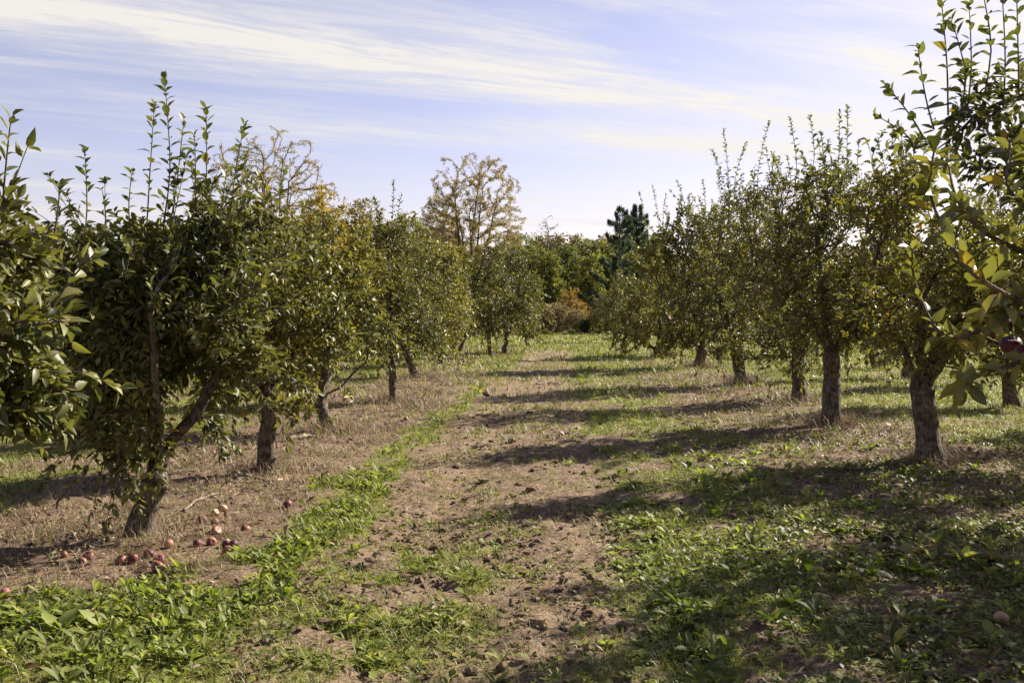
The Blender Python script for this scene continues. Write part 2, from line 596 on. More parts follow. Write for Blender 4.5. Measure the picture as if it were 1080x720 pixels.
# ------------------------------------------------------------------ tree growth
def colonize(paths, pts, D, dk, trop=(0, 0, 0.12), inertia=0.45, jitter=0.22, di=1e9, maxn=5200):
    """paths: list of (polyline, attach_index or None) giving trunk and main limbs; returns nodes, parents"""
    nodes, par = [], []
    for poly, attach in paths:
        last = attach
        for p in poly:
            nodes.append(np.asarray(p, float))
            par.append(-1 if last is None else last)
            last = len(nodes) - 1
    n0 = len(nodes)
    N = np.zeros((maxn + 4000, 3))
    N[:n0] = nodes
    n = n0
    pa = np.full(maxn + 4000, -1)
    pa[:n0] = par
    nch = np.zeros(maxn + 4000, int)
    for p in par:
        if p >= 0:
            nch[p] += 1
    pd = np.zeros((maxn + 4000, 3))
    for i in range(n0):
        if pa[i] >= 0:
            pd[i] = unit(N[i] - N[pa[i]])
        else:
            pd[i] = (0, 0, 1)
    trop = np.asarray(trop, float)
    low = N[:n0].copy()
    dd = np.linalg.norm(pts[:, None] - low[None], axis=2)
    # the bottom of the trunk carries no side growth
    nofirst = int(0.7 * len(paths[0][0]))
    dd[:, :nofirst] = 1e6
    ni, nd = dd.argmin(1), dd.min(1)
    for it in range(140):
        if not len(pts) or n > maxn:
            break
        ok = nd < di
        if not ok.any():
            break
        # a crowded node hands its points on to one of its children
        full = np.where(ok & (nch[ni] >= 4))[0]
        if len(full):
            kids = np.where(np.isin(pa[:n], np.unique(ni[full])))[0]
            for nd_ in np.unique(ni[full]):
                sel = full[ni[full] == nd_]
                ks = kids[pa[kids] == nd_]
                dk_ = np.linalg.norm(pts[sel][:, None] - N[ks][None], axis=2)
                j = dk_.argmin(1)
                ni[sel] = ks[j]
                nd[sel] = dk_[np.arange(len(sel)), j]
        v = unit(pts[ok] - N[ni[ok]]) * (1 / (0.3 + nd[ok]))[:, None]
        acc = np.zeros((n, 3))
        np.add.at(acc, ni[ok], v)
        idx = np.unique(ni[ok])
        idx = idx[nch[idx] < 6]
        if not len(idx):
            break
        # a node that already carries a shoot forks towards one of its points
        w_ok = np.where(ok)[0]
        one = np.full(n, -1)
        pr = w_ok[rng.permutation(len(w_ok))]
        one[ni[pr]] = pr
        fk_ = idx[nch[idx] > 0]
        acc[fk_] = unit(pts[one[fk_]] - N[fk_])
        dirs = unit(acc[idx]) + inertia * pd[idx] + trop + rng.normal(size=(len(idx), 3)) * jitter
        dirs = unit(dirs)
        new = N[idx] + dirs * D
        m = len(new)
        N[n:n + m] = new
        pa[n:n + m] = idx
        pd[n:n + m] = dirs
        np.add.at(nch, idx, 1)
        if len(pts):
            dn = np.linalg.norm(pts[:, None] - new[None], axis=2)
            k = dn.argmin(1)
            mn = dn[np.arange(len(pts)), k]
            b = mn < nd
            nd = np.where(b, mn, nd)
            ni = np.where(b, n + k, ni)
            keep = nd > dk
            pts, ni, nd = pts[keep], ni[keep], nd[keep]
        n += m
    return N[:n], pa[:n], n0


def envelope(blobs, n, clump=0.42, power=2.4, scale=1.0, hollow=0.0):
    """random points in a union of ellipsoids, thinned by 3-D clumping noise so gaps remain"""
    vol = np.array([b[3] * b[4] * b[5] for b in blobs])
    cnt = np.maximum((n * vol / vol.sum()).astype(int), 8)
    out = []
    for b, c in zip(blobs, cnt):
        got, tries = [], 0
        k = 0
        while k < c and tries < 30:
            p = rng.uniform(-1, 1, (c * 4, 3))
            rr = (np.abs(p) ** power).sum(1)
            p = p[(rr < 1) & (rr > hollow)]
            q = p * np.array(b[3:6]) + np.array(b[0:3])
            nz = (fbm(q[:, 0] * 1.7 / scale, q[:, 2] * 1.7 / scale + q[:, 1], 2, 60)
                  + fbm(q[:, 1] * 1.7 / scale, q[:, 2] * 1.5 / scale - q[:, 0], 2, 70)) / 2
            q = q[nz > clump]
            got.append(q)
            k += len(q)
            tries += 1
        if got:
            out.append(np.concatenate(got)[:c])
    return np.concatenate(out)


def radii_of(N, pa, r_tip, r_root, expo=0.5):
    n = len(N)
    w = np.zeros(n)
    child = np.zeros(n, int)
    for i in range(n):
        if pa[i] >= 0:
            child[pa[i]] += 1
    w[child == 0] = 1
    for i in range(n - 1, -1, -1):
        if pa[i] >= 0:
            w[pa[i]] += w[i]
    r = r_tip + (r_root - r_tip) * (w / w[0]) ** expo
    return r, w


def chains(N, pa, w):
    n = len(N)
    best = np.full(n, -1)
    kids = [[] for _ in range(n)]
    for i in range(n):
        if pa[i] >= 0:
            kids[pa[i]].append(i)
    starts = [(None, 0)]
    for i in range(n):
        if kids[i]:
            m = max(kids[i], key=lambda k: w[k])
            best[i] = m
            for k in kids[i]:
                if k != m:
                    starts.append((i, k))
    for s, k in starts:
        ch = [k] if s is None else [s, k]
        c = k
        while best[c] >= 0:
            c = best[c]
            ch.append(c)
        yield ch, s is not None


LEAFN = [0]


def grow_tree(root, paths, blobs, spec, mats, seed, trunk_name='trunk', crown_name='crown'):
    """skeleton -> trunk mesh and crown mesh, children of root (local coordinates)"""
    npt = int(spec.get('pts', 700) * 2.2)
    vol = sum(4.19 * b[3] * b[4] * b[5] for b in blobs) * 0.5
    gap = (vol / npt) ** (1 / 3)
    D = max(0.7 * gap, 0.04)
    pts = envelope(blobs, npt, spec.get('clump', 0.46), spec.get('power', 2.4), spec.get('nscale', 1.3))
    N, pa, n0 = colonize(paths, pts, D, 0.85 * gap, spec.get('trop', (0, 0, 0.12)), spec.get('inertia', 0.45),
                         spec.get('jitter', 0.22), spec.get('di', 1e9))
    rt = spec.get('r_tip', 0.003)
    rr = spec.get('r_root', 0.10)
    r, w = radii_of(N, pa, rt, rr, spec.get('expo', 0.58))
    nt = len(paths[0][0])
    # root flare
    zz = N[:nt, 2]
    r[:nt] *= 1 + 0.5 * np.exp(-np.maximum(zz, 0) / (rr * 0.8)) + 0.16 * np.exp(-((zz - 0.16) / 0.06) ** 2) * (seed % 3 > 0) + 0.25 * np.exp(-((zz - zz.max()) / (rr * 1.2)) ** 2)
    tm, cm = MB(), MB()
    thin = max(spec.get('thin', 0.011), float(np.quantile(r, 0.55)))
    lr = max(thin * spec.get('leafr', 1.0), float(np.quantile(r, 0.8)))
    hi = spec.get('sides', 12)
    for ch, side in chains(N, pa, w):
        P = N[ch]
        rad = r[ch].copy()
        if side:
            rad[0] = min(rad[0], rad[1] * 1.25)
        if rad[min(1, len(rad) - 1)] > thin:
            big = rad.max() > rr * 0.35
            tube(tm, P, rad, hi if big else max(5, hi // 2), 0, spec.get('rough', 0.34) if big else 0.1, seed + len(ch))
        else:
            tube(cm, P, rad, 3, 1)
    root_o = root
    tobj = tm.build(trunk_name, mats[0], root_o)
    # leaves on the thin wood
    idx = np.where((r < lr) & (np.arange(len(N)) >= n0))[0]
    nl = spec.get('leaves', 7000)
    if nl and len(idx):
        pick = rng.choice(idx, nl)
        a, b = N[pick], N[pa[pick]]
        t = rng.random((nl, 1))
        bd = unit(a - b)
        pos = a * t + b * (1 - t)
        perp = rand_dirs(nl)
        perp = unit(perp - (perp * bd).sum(1, keepdims=True) * bd)
        ls = spec.get('leaf', 0.07)
        L = ls * np.clip(np.exp(rng.normal(size=nl) * 0.28), 0.45, 1.6)
        pos = pos + perp * (rng.random((nl, 1)) ** 1.5) * spec.get('spread', 0.10)
        d = perp * 0.9 + bd * 0.55 + np.array([0, 0, spec.get('droop', 0.1)]) + rng.normal(size=(nl, 3)) * 0.25
        nrm = np.array([0, 0, 1.0]) + rng.normal(size=(nl, 3)) * spec.get('flutter', 0.65)
        tn = fbm(pos[:, 0] * 1.3 + seed, pos[:, 2] * 1.3 + pos[:, 1], 2, 80)
        tint = np.clip(0.42 + (tn - 0.5) * 0.9 + rng.normal(size=nl) * 0.16 + spec.get('hue', 0.0), 0, 0.86)
        yel = rng.random(nl) < spec.get('yellow', 0.03)
        tint = np.where(yel, rng.uniform(0.86, 1.0, nl), tint)
        place(cm, pos, d, nrm, L, L * spec.get('wide', 1.0) * rng.uniform(0.85, 1.15, nl), spec.get('tmpl', T_MID), tint, 0)
        LEAFN[0] += nl
    # loose leafy sprays that break the outline
    ns = spec.get('sprays', 0)
    if ns:
        tips = np.where((r <= np.quantile(r, 0.5)) & (np.arange(len(N)) >= n0))[0]
        cen = N[tips].mean(0)
        ext = np.abs(N[tips] - cen).max(0) + 0.01
        far_ = np.linalg.norm((N[tips] - cen) / ext, axis=1)
        tips = tips[far_ > np.quantile(far_, 0.55)]
        for i in rng.choice(tips, ns):
            o = unit(N[i] - cen)
            dd = unit(o * 0.8 + rng.normal(size=3) * 0.45 + np.array([0, 0, 0.45 if N[i][2] > cen[2] - 0.1 else spec.get('droop_', -0.35)]))
            ln = spec.get('spray_len', 0.42) * rng.uniform(0.4, 1.35)
            sag = np.array([0, 0, -1.0]) * ln * rng.uniform(-0.15, 0.4 if spec.get('droop_', -1) < -0.1 else 0.12)
            S = spline([N[i], N[i] + dd * ln * 0.5 + sag * 0.2, N[i] + dd * ln + sag], 6)
            tube(cm, S, np.linspace(0.0045, 0.0018, 6), 3, 1)
            m = max(5, int(ln / 0.026))
            t = rng.uniform(0.3, 4.999, m)
            k = t.astype(int)
            pos = S[k] + (S[k + 1] - S[k]) * (t - k)[:, None]
            bd = unit(S[k + 1] - S[k])
            L = spec.get('leaf', 0.07) * np.clip(np.exp(rng.normal(size=m) * 0.25), 0.5, 1.5) * 1.08
            place(cm, pos, rand_dirs(m) * 0.85 + bd * 0.75 + np.array([0, 0, 0.1]), np.array([0, 0, 1.0]) + rng.normal(size=(m, 3)) * 0.55, L, L,
                  spec.get('tmpl', T_MID), np.clip(rng.normal(0.58, 0.18, m) + spec.get('hue', 0.0), 0, 0.9), 0)
    cobj = cm.build(crown_name, [mats[1], mats[2]], root_o)
    return N, r, n0


def shoot(root, base, tip, leafL=0.075, tmpl=T_MID, bend=0.07, gap=0.034, bare=0.05):
    """an upright water sprout with its leaves: one part"""
    base, tip = np.asarray(base, float), np.asarray(tip, float)
    ln = np.linalg.norm(tip - base)
    off = rng.normal(size=3) * bend * ln
    off[2] = 0
    P = spline([base, base * 0.6 + tip * 0.4 + off, base * 0.2 + tip * 0.8 + off * 0.5, tip], 10)
    mb = MB()
    tube(mb, P, np.linspace(0.0065, 0.0022, 10), 5, 1)
    n = max(6, int(ln / gap))
    t = np.linspace(bare, 1.0, n) + rng.normal(size=n) * 0.4 / n
    t = np.clip(t, 0, 1)
    cum = t * 9
    i = np.clip(cum.astype(int), 0, 8)
    f = (cum - i)[:, None]
    pos = P[i] * (1 - f) + P[i + 1] * f
    bd = unit(P[i + 1] - P[i])
    phi = np.arange(n) * 2.4 + rng.random() * 6
    out = np.stack([np.cos(phi), np.sin(phi), np.zeros(n)], 1)
    d = out * (1.0 - 0.35 * t[:, None]) + bd * (0.35 + 0.65 * t[:, None]) + rng.normal(size=(n, 3)) * 0.15
    nrm = bd + rng.normal(size=(n, 3)) * 0.25 - out * 0.1
    L = leafL * (1.05 - 0.45 * t ** 3) * rng.uniform(0.5, 1.2, n)
    place(mb, pos, d, nrm, L, L * 1.15, tmpl, np.clip(rng.normal(0.45, 0.25, n), 0, 1), 0)
    return mb.build('shoot', [M['shoot_leaf'], M['twig']], root)


# ---- apples
def apple_mesh(mat, name='apple', seg=18, rings=12):
    mb = MB()
    th = np.linspace(0.0, math.pi, rings)
    prof = []
    for t in th:
        rr = math.sin(t) * (1 + 0.06 * math.cos(t))
        z = 0.88 * math.cos(t) - 0.34 * math.exp(-(t / 0.38) ** 2) + 0.20 * math.exp(-((math.pi - t) / 0.3) ** 2)
        prof.append((max(rr, 0.002), z))
    prof = np.array(prof) * 0.037
    ang = np.arange(seg) * 2 * math.pi / seg
    lob = 1 + 0.025 * np.cos(5 * ang)
    V = np.stack([np.cos(ang)[None] * prof[:, :1] * lob, np.sin(ang)[None] * prof[:, :1] * lob, np.repeat(prof[:, 1:], seg, 1)], -1)
    i = np.arange(rings - 1)[:, None] * seg
    j = np.arange(seg)[None]
    j2 = (j + 1) % seg
    Q = np.stack([i + j, i + seg + j, i + seg + j2, i + j2], -1).reshape(-1, 4)
    tint = 0.5 + 0.35 * np.cos(ang[None] - 1) * np.ones((rings, 1))
    mb.add(V.reshape(-1, 3), [Q], 0, tint.ravel())
    zt = prof[0, 1]
    tube(mb, [(0, 0, zt - 0.002), (0.001, 0, zt + 0.012), (0.004, 0.001, zt + 0.024)], [0.0016, 0.0014, 0.0018], 5, 1)
    return mb.build(name, [mat, M['twig']])


_proto = {}


def apple(kind, loc, parent=None, rot=None, scale=1.0):
    if kind not in _proto:
        o = apple_mesh(M[kind])
        _proto[kind] = o
    else:
        o = _proto[kind].copy()
        COL.objects.link(o)
    o.name = 'apple'
    o.parent = parent
    o.location = [float(c) for c in loc]
    o.rotation_euler = rot if rot is not None else (rng.normal() * 0.25, rng.normal() * 0.25, rng.random() * 6)
    o.scale = (scale,) * 3
    return o


# ------------------------------------------------------------------ apple trees
def apple_tree(px, py, label, group, seed, crown, fork, trunk_r, lean=(0, 0), limbs=None, shoots_px=None, n_shoots=0,
               shoot_len=(0.35, 0.8), leaves=7000, apples=0, near=1, xy=None, pts=700, extra=None, **kw):
    """px,py: photo pixel of the trunk's foot (or xy world position).
    crown: list of (xl, xr, ytop, ybottom[, depth_radius_factor]) photo pixel boxes at the tree's depth"""
    global rng
    rng = np.random.default_rng(seed)
    x, y = xy if xy is not None else on_ground(px, py)
    z = float(height(x, y))
    root = empty('apple_tree', (x, y, z - 0.02), label, 'apple tree', group)
    base = np.array([x, y, z - 0.02])
    blobs = []
    cxr = x
    for c in crown:
        dep = y + (c[5] if len(c) > 5 else 0)
        a, b = at_depth(c[0], c[3], dep), at_depth(c[1], c[2], dep)
        rx, rz = abs(b[0] - a[0]) / 2 * (1.10 if cxr < 0 else 1.2), abs(b[2] - a[2]) / 2 * 1.06
        ry = (c[4] if len(c) > 4 and c[4] else 1.0) * rx
        cen = (a + b) / 2 - base
        blobs.append((cen[0], cen[1], cen[2], rx, ry, rz))
    lobed = []
    for bx, by, bz, rx, ry, rz in blobs:
        lobed.append((bx, by, bz, rx * 0.78, ry * 0.78, rz * 0.82))
        for i in range(10):
            o = rand_dirs(1)[0]
            o[2] = o[2] * 0.9 - 0.05
            q = rng.uniform(0.2, 0.42)
            k = rng.uniform(0.7, 1.0)
            lobed.append((bx + o[0] * rx * k, by + o[1] * ry * k, max(bz + o[2] * rz * k, fork * 0.75), rx * q, ry * q, rz * q * 0.85))
    blobs = lobed
    # trunk
    fk = np.array([lean[0], lean[1], fork])
    tp = spline([(0, 0, -0.05), fk * 0.35 + rng.normal(size=3) * 0.015 * [1, 1, 0], fk * 0.7 + rng.normal(size=3) * 0.03 * [1, 1, 0], fk], 12)
    paths = [(tp, None)]
    nn = len(tp)
    if limbs is None:
        limbs = []
        cen = np.average([b[:3] for b in blobs], axis=0)
        rad = max(b[3] for b in blobs)
        k = 4
        a0 = rng.random() * 6
        for i in range(k):
            a = a0 + i * 2 * math.pi / k + rng.normal() * 0.25
            o = np.array([math.cos(a), math.sin(a), 0])
            up = fork + (cen[2] - fork) * rng.uniform(0.6, 1.0)
            mid = fk + o * rad * 0.28 + np.array([0, 0, (up - fork) * 0.45])
            end = fk + o * rad * 0.58 + np.array([0, 0, up - fork])
            limbs.append([mid, end])
    for lb in limbs:
        p = spline([fk] + [np.asarray(q, float) for q in lb], max(8, int(len(lb) * 5)))[1:]
        p = p + rng.normal(size=p.shape) * 0.015
        paths.append((p, 11 - int(rng.integers(0, 3))))
    tm = T_FINE if near == 0 else (T_MID if near == 1 else T_FAR)
    spec = dict(pts=pts, r_root=trunk_r * 0.82, leaves=int(leaves * (1.15 if near < 2 else 1.2)), tmpl=tm, sides=14 if near < 2 else 8, D=0.11 if near < 2 else 0.15)
    spec['sprays'] = 150 if near < 2 else 110
    if near == 2:
        spec['spray_len'] = 0.6
        spec['leaf'] = 0.10
    spec.update(kw)
    N, r, n0 = grow_tree(root, paths, blobs, spec, (M['bark'], M['apple_leaf'], M['twig']), seed)
    # water sprouts
    sl = 0.10 if near < 2 else 0.13
    if shoots_px:
        for (bx, by, tx, ty, *dd) in shoots_px:
            dep = y + (dd[0] if dd else 0)
            shoot(root, at_depth(bx, by + 26, dep) - base, at_depth(tx, ty, dep) - base, sl, tm, gap=0.030 if near < 2 else 0.05)
    if n_shoots:
        top = np.argsort(-(N[:, 2] + rng.random(len(N)) * 0.5))[:max(n_shoots * 8, 40)]
        for i in rng.choice(top, n_shoots, replace=False):
            b = N[i]
            ln = rng.uniform(*shoot_len)
            shoot(root, b - np.array([0, 0, 0.05]), b + np.array([rng.normal() * 0.28, rng.normal() * 0.28, 1]) * ln, sl, tm,
                  gap=0.030 if near < 2 else 0.05)
    if apples:
        thin = np.where((r <= np.quantile(r, 0.7)) & (np.arange(len(N)) >= n0))[0]
        for i in rng.choice(thin, apples):
            apple('apple_dark', N[i] + np.array([0, 0, -0.06]), root, scale=rng.uniform(0.9, 1.15))
    if extra:
        extra(root, base, N)
    return root


LG, RG = 'apple trees in the left row', 'apple trees in the right row'
T = {}

# --- left row
T['L0'] = apple_tree(0, 0, 'near apple tree at the left edge, only its leafy branches showing, trunk out of view', LG, 101,
                     [(-250, 30, 235, 450, 1.0, 0.2), (-150, 68, 250, 450, 0.9, 0.45), (-90, 45, 205, 330, 0.9, 0.5)], 0.75, 0.11, xy=(-3.15, 3.6), near=0, leaves=11500,
                     shoots_px=[(5, 260, 12, 122, 0.5), (28, 265, 62, 196, 0.6), (-30, 240, -8, 150, 0.4), (55, 300, 104, 262, 0.6)],
                     yellow=0.025, hue=-0.16, leaf=0.062, apples=3, sprays=90, spray_len=0.3)
T['L1'] = apple_tree(150, 571, 'dark leafy apple tree with gnarled leaning trunk, nearest whole tree on the left', LG, 102,
                     [(78, 262, 215, 450, 1.0), (98, 242, 320, 480, 0.9), (125, 215, 380, 482, 1.0), (52, 150, 235, 440, 0.8), (170, 275, 235, 420, 0.9)], 0.52, 0.105, lean=(0.10, 0.05), near=0, leaves=15500, pts=1000,
                     shoots_px=[(172, 215, 173, 82), (178, 220, 194, 125), (205, 240, 217, 114), (205, 215, 205, 140, 0.2), (88, 235, 89, 157), (140, 225, 139, 182),
                                (155, 210, 163, 110, 0.3), (245, 240, 258, 130, 0.3), (235, 230, 241, 172), (112, 220, 108, 200), (190, 225, 186, 178)],
                     sprays=190, limbs=[[(-0.30, -0.1, 0.72), (-0.62, -0.15, 0.82)], [(0.05, 0.1, 1.2), (0.0, 0.15, 1.9)], [(0.45, 0.05, 1.0), (0.75, 0.1, 1.7)],
                            [(-0.25, 0.3, 1.1), (-0.45, 0.5, 1.8)], [(0.25, -0.35, 1.1), (0.35, -0.6, 1.7)]], hue=-0.2, yellow=0.012, leaf=0.06, droop_=-0.05)
T['L2'] = apple_tree(283, 499, 'apple tree with straight sunlit trunk, second whole tree on the left', LG, 103,
                     [(195, 345, 224, 428, 1.0), (215, 320, 212, 300, 1.0), (185, 290, 300, 440, 0.8), (280, 355, 320, 425, 0.8)], 0.82, 0.10, near=1, leaves=9500, pts=900,
                     shoots_px=[(262, 210, 258, 165), (300, 210, 302, 176), (225, 215, 222, 192)], n_shoots=0, hue=-0.02)


def stub(root, base, N):
    mb = MB()
    P = spline([(0.30, -0.15, 0.62), (0.42, -0.22, 0.40), (0.56, -0.3, 0.16)], 9)
    tube(mb, P, np.linspace(0.055, 0.032, 9), 10, 0, 0.25, 5)
    mb.build('broken_limb', M['deadwood'], root)


T['L3'] = apple_tree(350, 453, 'apple tree forking low into spreading limbs on a short pale leaning trunk', LG, 104,
                     [(290, 402, 248, 392, 1.0), (300, 395, 236, 300, 1.0), (272, 345, 290, 408, 0.9), (345, 400, 300, 398, 0.9)], 0.46, 0.095, lean=(-0.16, 0.0), near=1, leaves=8500, pts=800,
                     limbs=[[(-0.5, -0.05, 0.6), (-0.95, -0.1, 0.85)], [(0.15, 0.0, 0.72), (0.5, 0.05, 1.05)], [(-0.1, 0.3, 1.0), (-0.1, 0.6, 1.8)], [(0.0, -0.3, 1.1), (0.1, -0.5, 1.9)]],
                     n_shoots=3, shoot_len=(0.2, 0.4), hue=0.04)
T['L4'] = apple_tree(415, 425, 'apple tree with slim upright trunk and tall pointed dark top beside the lane', LG, 105,
                     [(362, 458, 258, 388, 1.0), (385, 442, 228, 300, 1.0)], 1.05, 0.088, lean=(-0.06, 0), near=1, leaves=8000, pts=800,
                     limbs=[[(-0.05, 0, 2.0), (-0.1, 0, 3.2)], [(0.4, -0.05, 1.15), (0.75, -0.1, 1.35)], [(-0.5, 0.2, 1.6), (-0.9, 0.3, 2.1)], [(0.3, 0.4, 1.7), (0.5, 0.8, 2.3)]],
                     shoots_px=[(410, 225, 415, 190), (420, 230, 423, 205), (398, 235, 395, 208)], n_shoots=2, shoot_len=(0.2, 0.5), hue=-0.04)
T['L5'] = apple_tree(440, 399, 'apple tree on a thick trunk leaning away from the lane', LG, 106,
                     [(395, 478, 265, 374, 1.0), (420, 470, 252, 310, 1.0)], 1.0, 0.13, lean=(-0.45, 0), near=1, leaves=7000, pts=700, shoot_len=(0.2, 0.45), n_shoots=4, hue=0.06)
T['L6'] = apple_tree(465, 386, 'yellow green apple tree with thin tilted trunk in the middle of the left row', LG, 107,
                     [(428, 500, 268, 365, 1.0), (440, 490, 256, 310, 1.0)], 1.0, 0.10, lean=(-0.3, 0), near=2, leaves=6000, shoot_len=(0.2, 0.45), n_shoots=3, hue=0.16, yellow=0.05)
T['L7'] = apple_tree(484, 372, 'apple tree set back behind the left row, dark stem under drooping branches', LG, 108,
                     [(455, 520, 275, 360, 1.0)], 1.0, 0.11, lean=(0.35, 0), near=2, leaves=5500, shoot_len=(0.2, 0.45), n_shoots=3, hue=0.08)
T['L8'] = apple_tree(518, 377, 'dark green apple tree with slender trunk near the far end of the left row', LG, 109,
                     [(488, 548, 272, 358, 1.0), (500, 540, 258, 310, 1.0)], 1.0, 0.105, lean=(-0.12, 0), near=2, leaves=6000, shoot_len=(0.2, 0.45), n_shoots=4, hue=-0.08)
T['L9'] = apple_tree(533, 373, 'dark apple tree with twin trunks near the far end of the left row', LG, 110,
                     [(515, 572, 275, 352, 1.0), (520, 560, 262, 310, 1.0)], 0.7, 0.14, near=2, leaves=6000,
                     limbs=[[(0.25, 0, 1.2), (0.3, 0.1, 2.0)], [(-0.1, 0, 1.4), (-0.3, 0, 2.2)], [(0, 0.5, 1.6), (0, 0.9, 2.4)]], shoot_len=(0.2, 0.45), n_shoots=3, hue=-0.14)
T['L10'] = apple_tree(556, 365, 'small apple tree with thin leaning stem, last of the left row', LG, 111,
                      [(540, 572, 290, 348, 1.0)], 1.3, 0.085, lean=(-0.2, 0), near=2, leaves=4500, n_shoots=2, hue=0.05)

# --- right row
def near_apples(spots):
    def f(root, base, N):
        for px, py, dep, s in spots:
            apple('apple_dark', at_depth(px, py, dep) - base, root, scale=s)
    return f


def boughs(root, base, N):
    near_apples([(1050, 345, 3.5, 0.95), (1074, 337, 3.5, 1.0), (1066, 362, 3.4, 0.95), (1082, 372, 3.3, 1.0)])(root, base, N)
    for pts_, dep, n, L0 in [([(1180, 330), (1100, 322), (1049, 302), (1010, 268), (982, 205), (985, 158)], 2.9, 34, 0.088),
                             ([(1180, 300), (1090, 268), (1034, 240), (1008, 205), (1000, 165)], 3.1, 26, 0.085),
                             ([(1190, 350), (1100, 330), (1040, 345), (995, 353), (966, 300), (962, 262)], 3.3, 34, 0.08),
                             ([(1180, 360), (1110, 372), (1060, 385), (1025, 398), (1012, 412)], 3.0, 26, 0.085),
                             ([(1180, 280), (1120, 240), (1080, 215), (1062, 190), (1066, 150)], 3.2, 26, 0.085),
                             ([(1170, 320), (1100, 300), (1070, 318), (1040, 330)], 3.0, 22, 0.085)]:
        P = spline(np.array([at_depth(px, py, dep + 0.12 * math.sin(i * 1.9)) - base for i, (px, py) in enumerate(pts_)]), 24)
        mb = MB()
        tube(mb, P, np.linspace(0.011, 0.0028, 24), 6, 1, 0.1)
        t = rng.uniform(3, 23, n * 2)
        i = np.clip(t.astype(int), 0, 22)
        pos = P[i] + (P[i + 1] - P[i]) * (t - i)[:, None]
        bd = unit(P[i + 1] - P[i])
        d = rand_dirs(len(t)) * 0.9 + bd * 0.6 + np.array([0, 0, 0.15])
        L = L0 * rng.uniform(0.5, 1.0, len(t))
        place(mb, pos, d, np.array([0, 0, 1.0]) + rng.normal(size=(len(t), 3)) * 0.6, L, L, T_FINE, np.clip(rng.normal(0.62, 0.2, len(t)), 0, 0.93), 0)
        mb.build('bough', [M['apple_leaf'], M['twig']], root)


T['R00'] = apple_tree(0, 0, 'nearest apple tree on the right, big sunlit leaves and red apples reaching into view', RG, 201,
                      [(1115, 1400, 190, 400, 0.8)], 0.8, 0.12, xy=(3.0, 3.2), near=0, leaves=2600, pts=620, sprays=0, leaf=0.085, hue=0.2, yellow=0.08,
                      limbs=[[(-0.4, -0.1, 1.2), (-0.75, -0.15, 1.7)], [(-0.3, -0.3, 1.1), (-0.7, -0.4, 1.4)], [(0.4, 0.3, 1.5), (0.5, 0.4, 2.0)]],
                      extra=boughs)
T['R0'] = apple_tree(0, 0, 'tall apple tree at the right edge, dark overhanging top with upright shoots', RG, 202,
                     [(1105, 1480, 70, 330, 1.0), (985, 1130, 95, 195, 0.7, -0.8), (1015, 1150, 65, 170, 0.7, -0.6), (1005, 1130, 90, 190, 0.6, -0.5), (1120, 1520, 90, 340, 0.9, 1.5)], 0.85, 0.14, xy=(4.6, 7.2), near=0, leaves=11500, pts=1200,  # last crown box added out of view to cast more shade on the right
                     limbs=[[(-0.5, -0.3, 1.6), (-1.1, -0.6, 2.5), (-1.6, -0.8, 3.05)], [(0.4, 0.4, 1.5), (0.8, 0.7, 2.2)], [(0.5, -0.5, 1.5), (0.9, -0.8, 2.2)], [(-0.5, 0.5, 1.5), (-0.8, 0.9, 2.2)]],
                     shoots_px=[(1000, 95, 992, -8, -0.8), (1020, 90, 1022, 5, -0.8), (1035, 90, 1032, -25, -0.8), (1058, 90, 1055, -35, -0.7), (985, 110, 968, 48, -0.8), (975, 120, 934, 88, -0.8),
                                (965, 135, 925, 122, -0.8), (1012, 95, 1003, 20, -0.9), (1075, 80, 1072, -20, -0.7)], hue=-0.12, leaf=0.072, apples=8, sprays=90, spray_len=0.35)
T['R1'] = apple_tree(980, 487, 'apple tree with thick dark trunk at right, second nearest to the lane on that side', RG, 203,
                     [(895, 1080, 195, 402, 1.0), (905, 1040, 165, 280, 1.0), (985, 1185, 220, 412, 1.0), (1100, 1270, 190, 400, 1.0, -0.7)], 0.95, 0.15, lean=(-0.06, 0.1), near=0, leaves=14000, pts=1200,  # crown boxes reaching past the frame added to widen the shade below
                     shoots_px=[(930, 190, 925, 150), (905, 215, 895, 160), (960, 180, 962, 145)], n_shoots=4, hue=0.12, yellow=0.05, apples=5)
T['R2'] = apple_tree(876, 450, 'apple tree with dark forked trunk and one dead stem, third on the right', RG, 204,
                     [(812, 952, 190, 382, 1.0), (890, 960, 280, 392, 0.8), (830, 930, 165, 270, 1.0)], 1.1, 0.15, near=1, leaves=9500, pts=900,
                     limbs=[[(0.45, 0.0, 1.55), (0.7, 0.0, 1.9)], [(-0.1, 0, 1.9), (-0.2, 0.1, 2.8)], [(0.75, -0.3, 2.3), (1.1, -0.4, 2.75)], [(-0.5, -0.4, 1.8), (-0.8, -0.6, 2.4)], [(0, 0.6, 1.8), (0.1, 1.0, 2.6)]],
                     shoots_px=[(838, 178, 833, 124), (852, 172, 854, 122), (864, 170, 866, 140), (884, 170, 886, 117), (893, 172, 894, 112), (905, 180, 906, 148)], n_shoots=4, hue=-0.02, apples=9)
T['R3'] = apple_tree(842, 424, 'apple tree with straight grey trunk half behind a larger tree at right', RG, 205,
                     [(765, 885, 205, 385, 1.0), (800, 850, 330, 395, 0.9), (775, 860, 180, 280, 1.0)], 1.2, 0.15, near=1, leaves=8500, pts=850,
                     shoots_px=[(768, 210, 763, 136), (755, 215, 751, 158), (785, 205, 787, 150), (800, 195, 811, 128), (808, 190, 822, 165)], n_shoots=4, hue=0.0, apples=6)
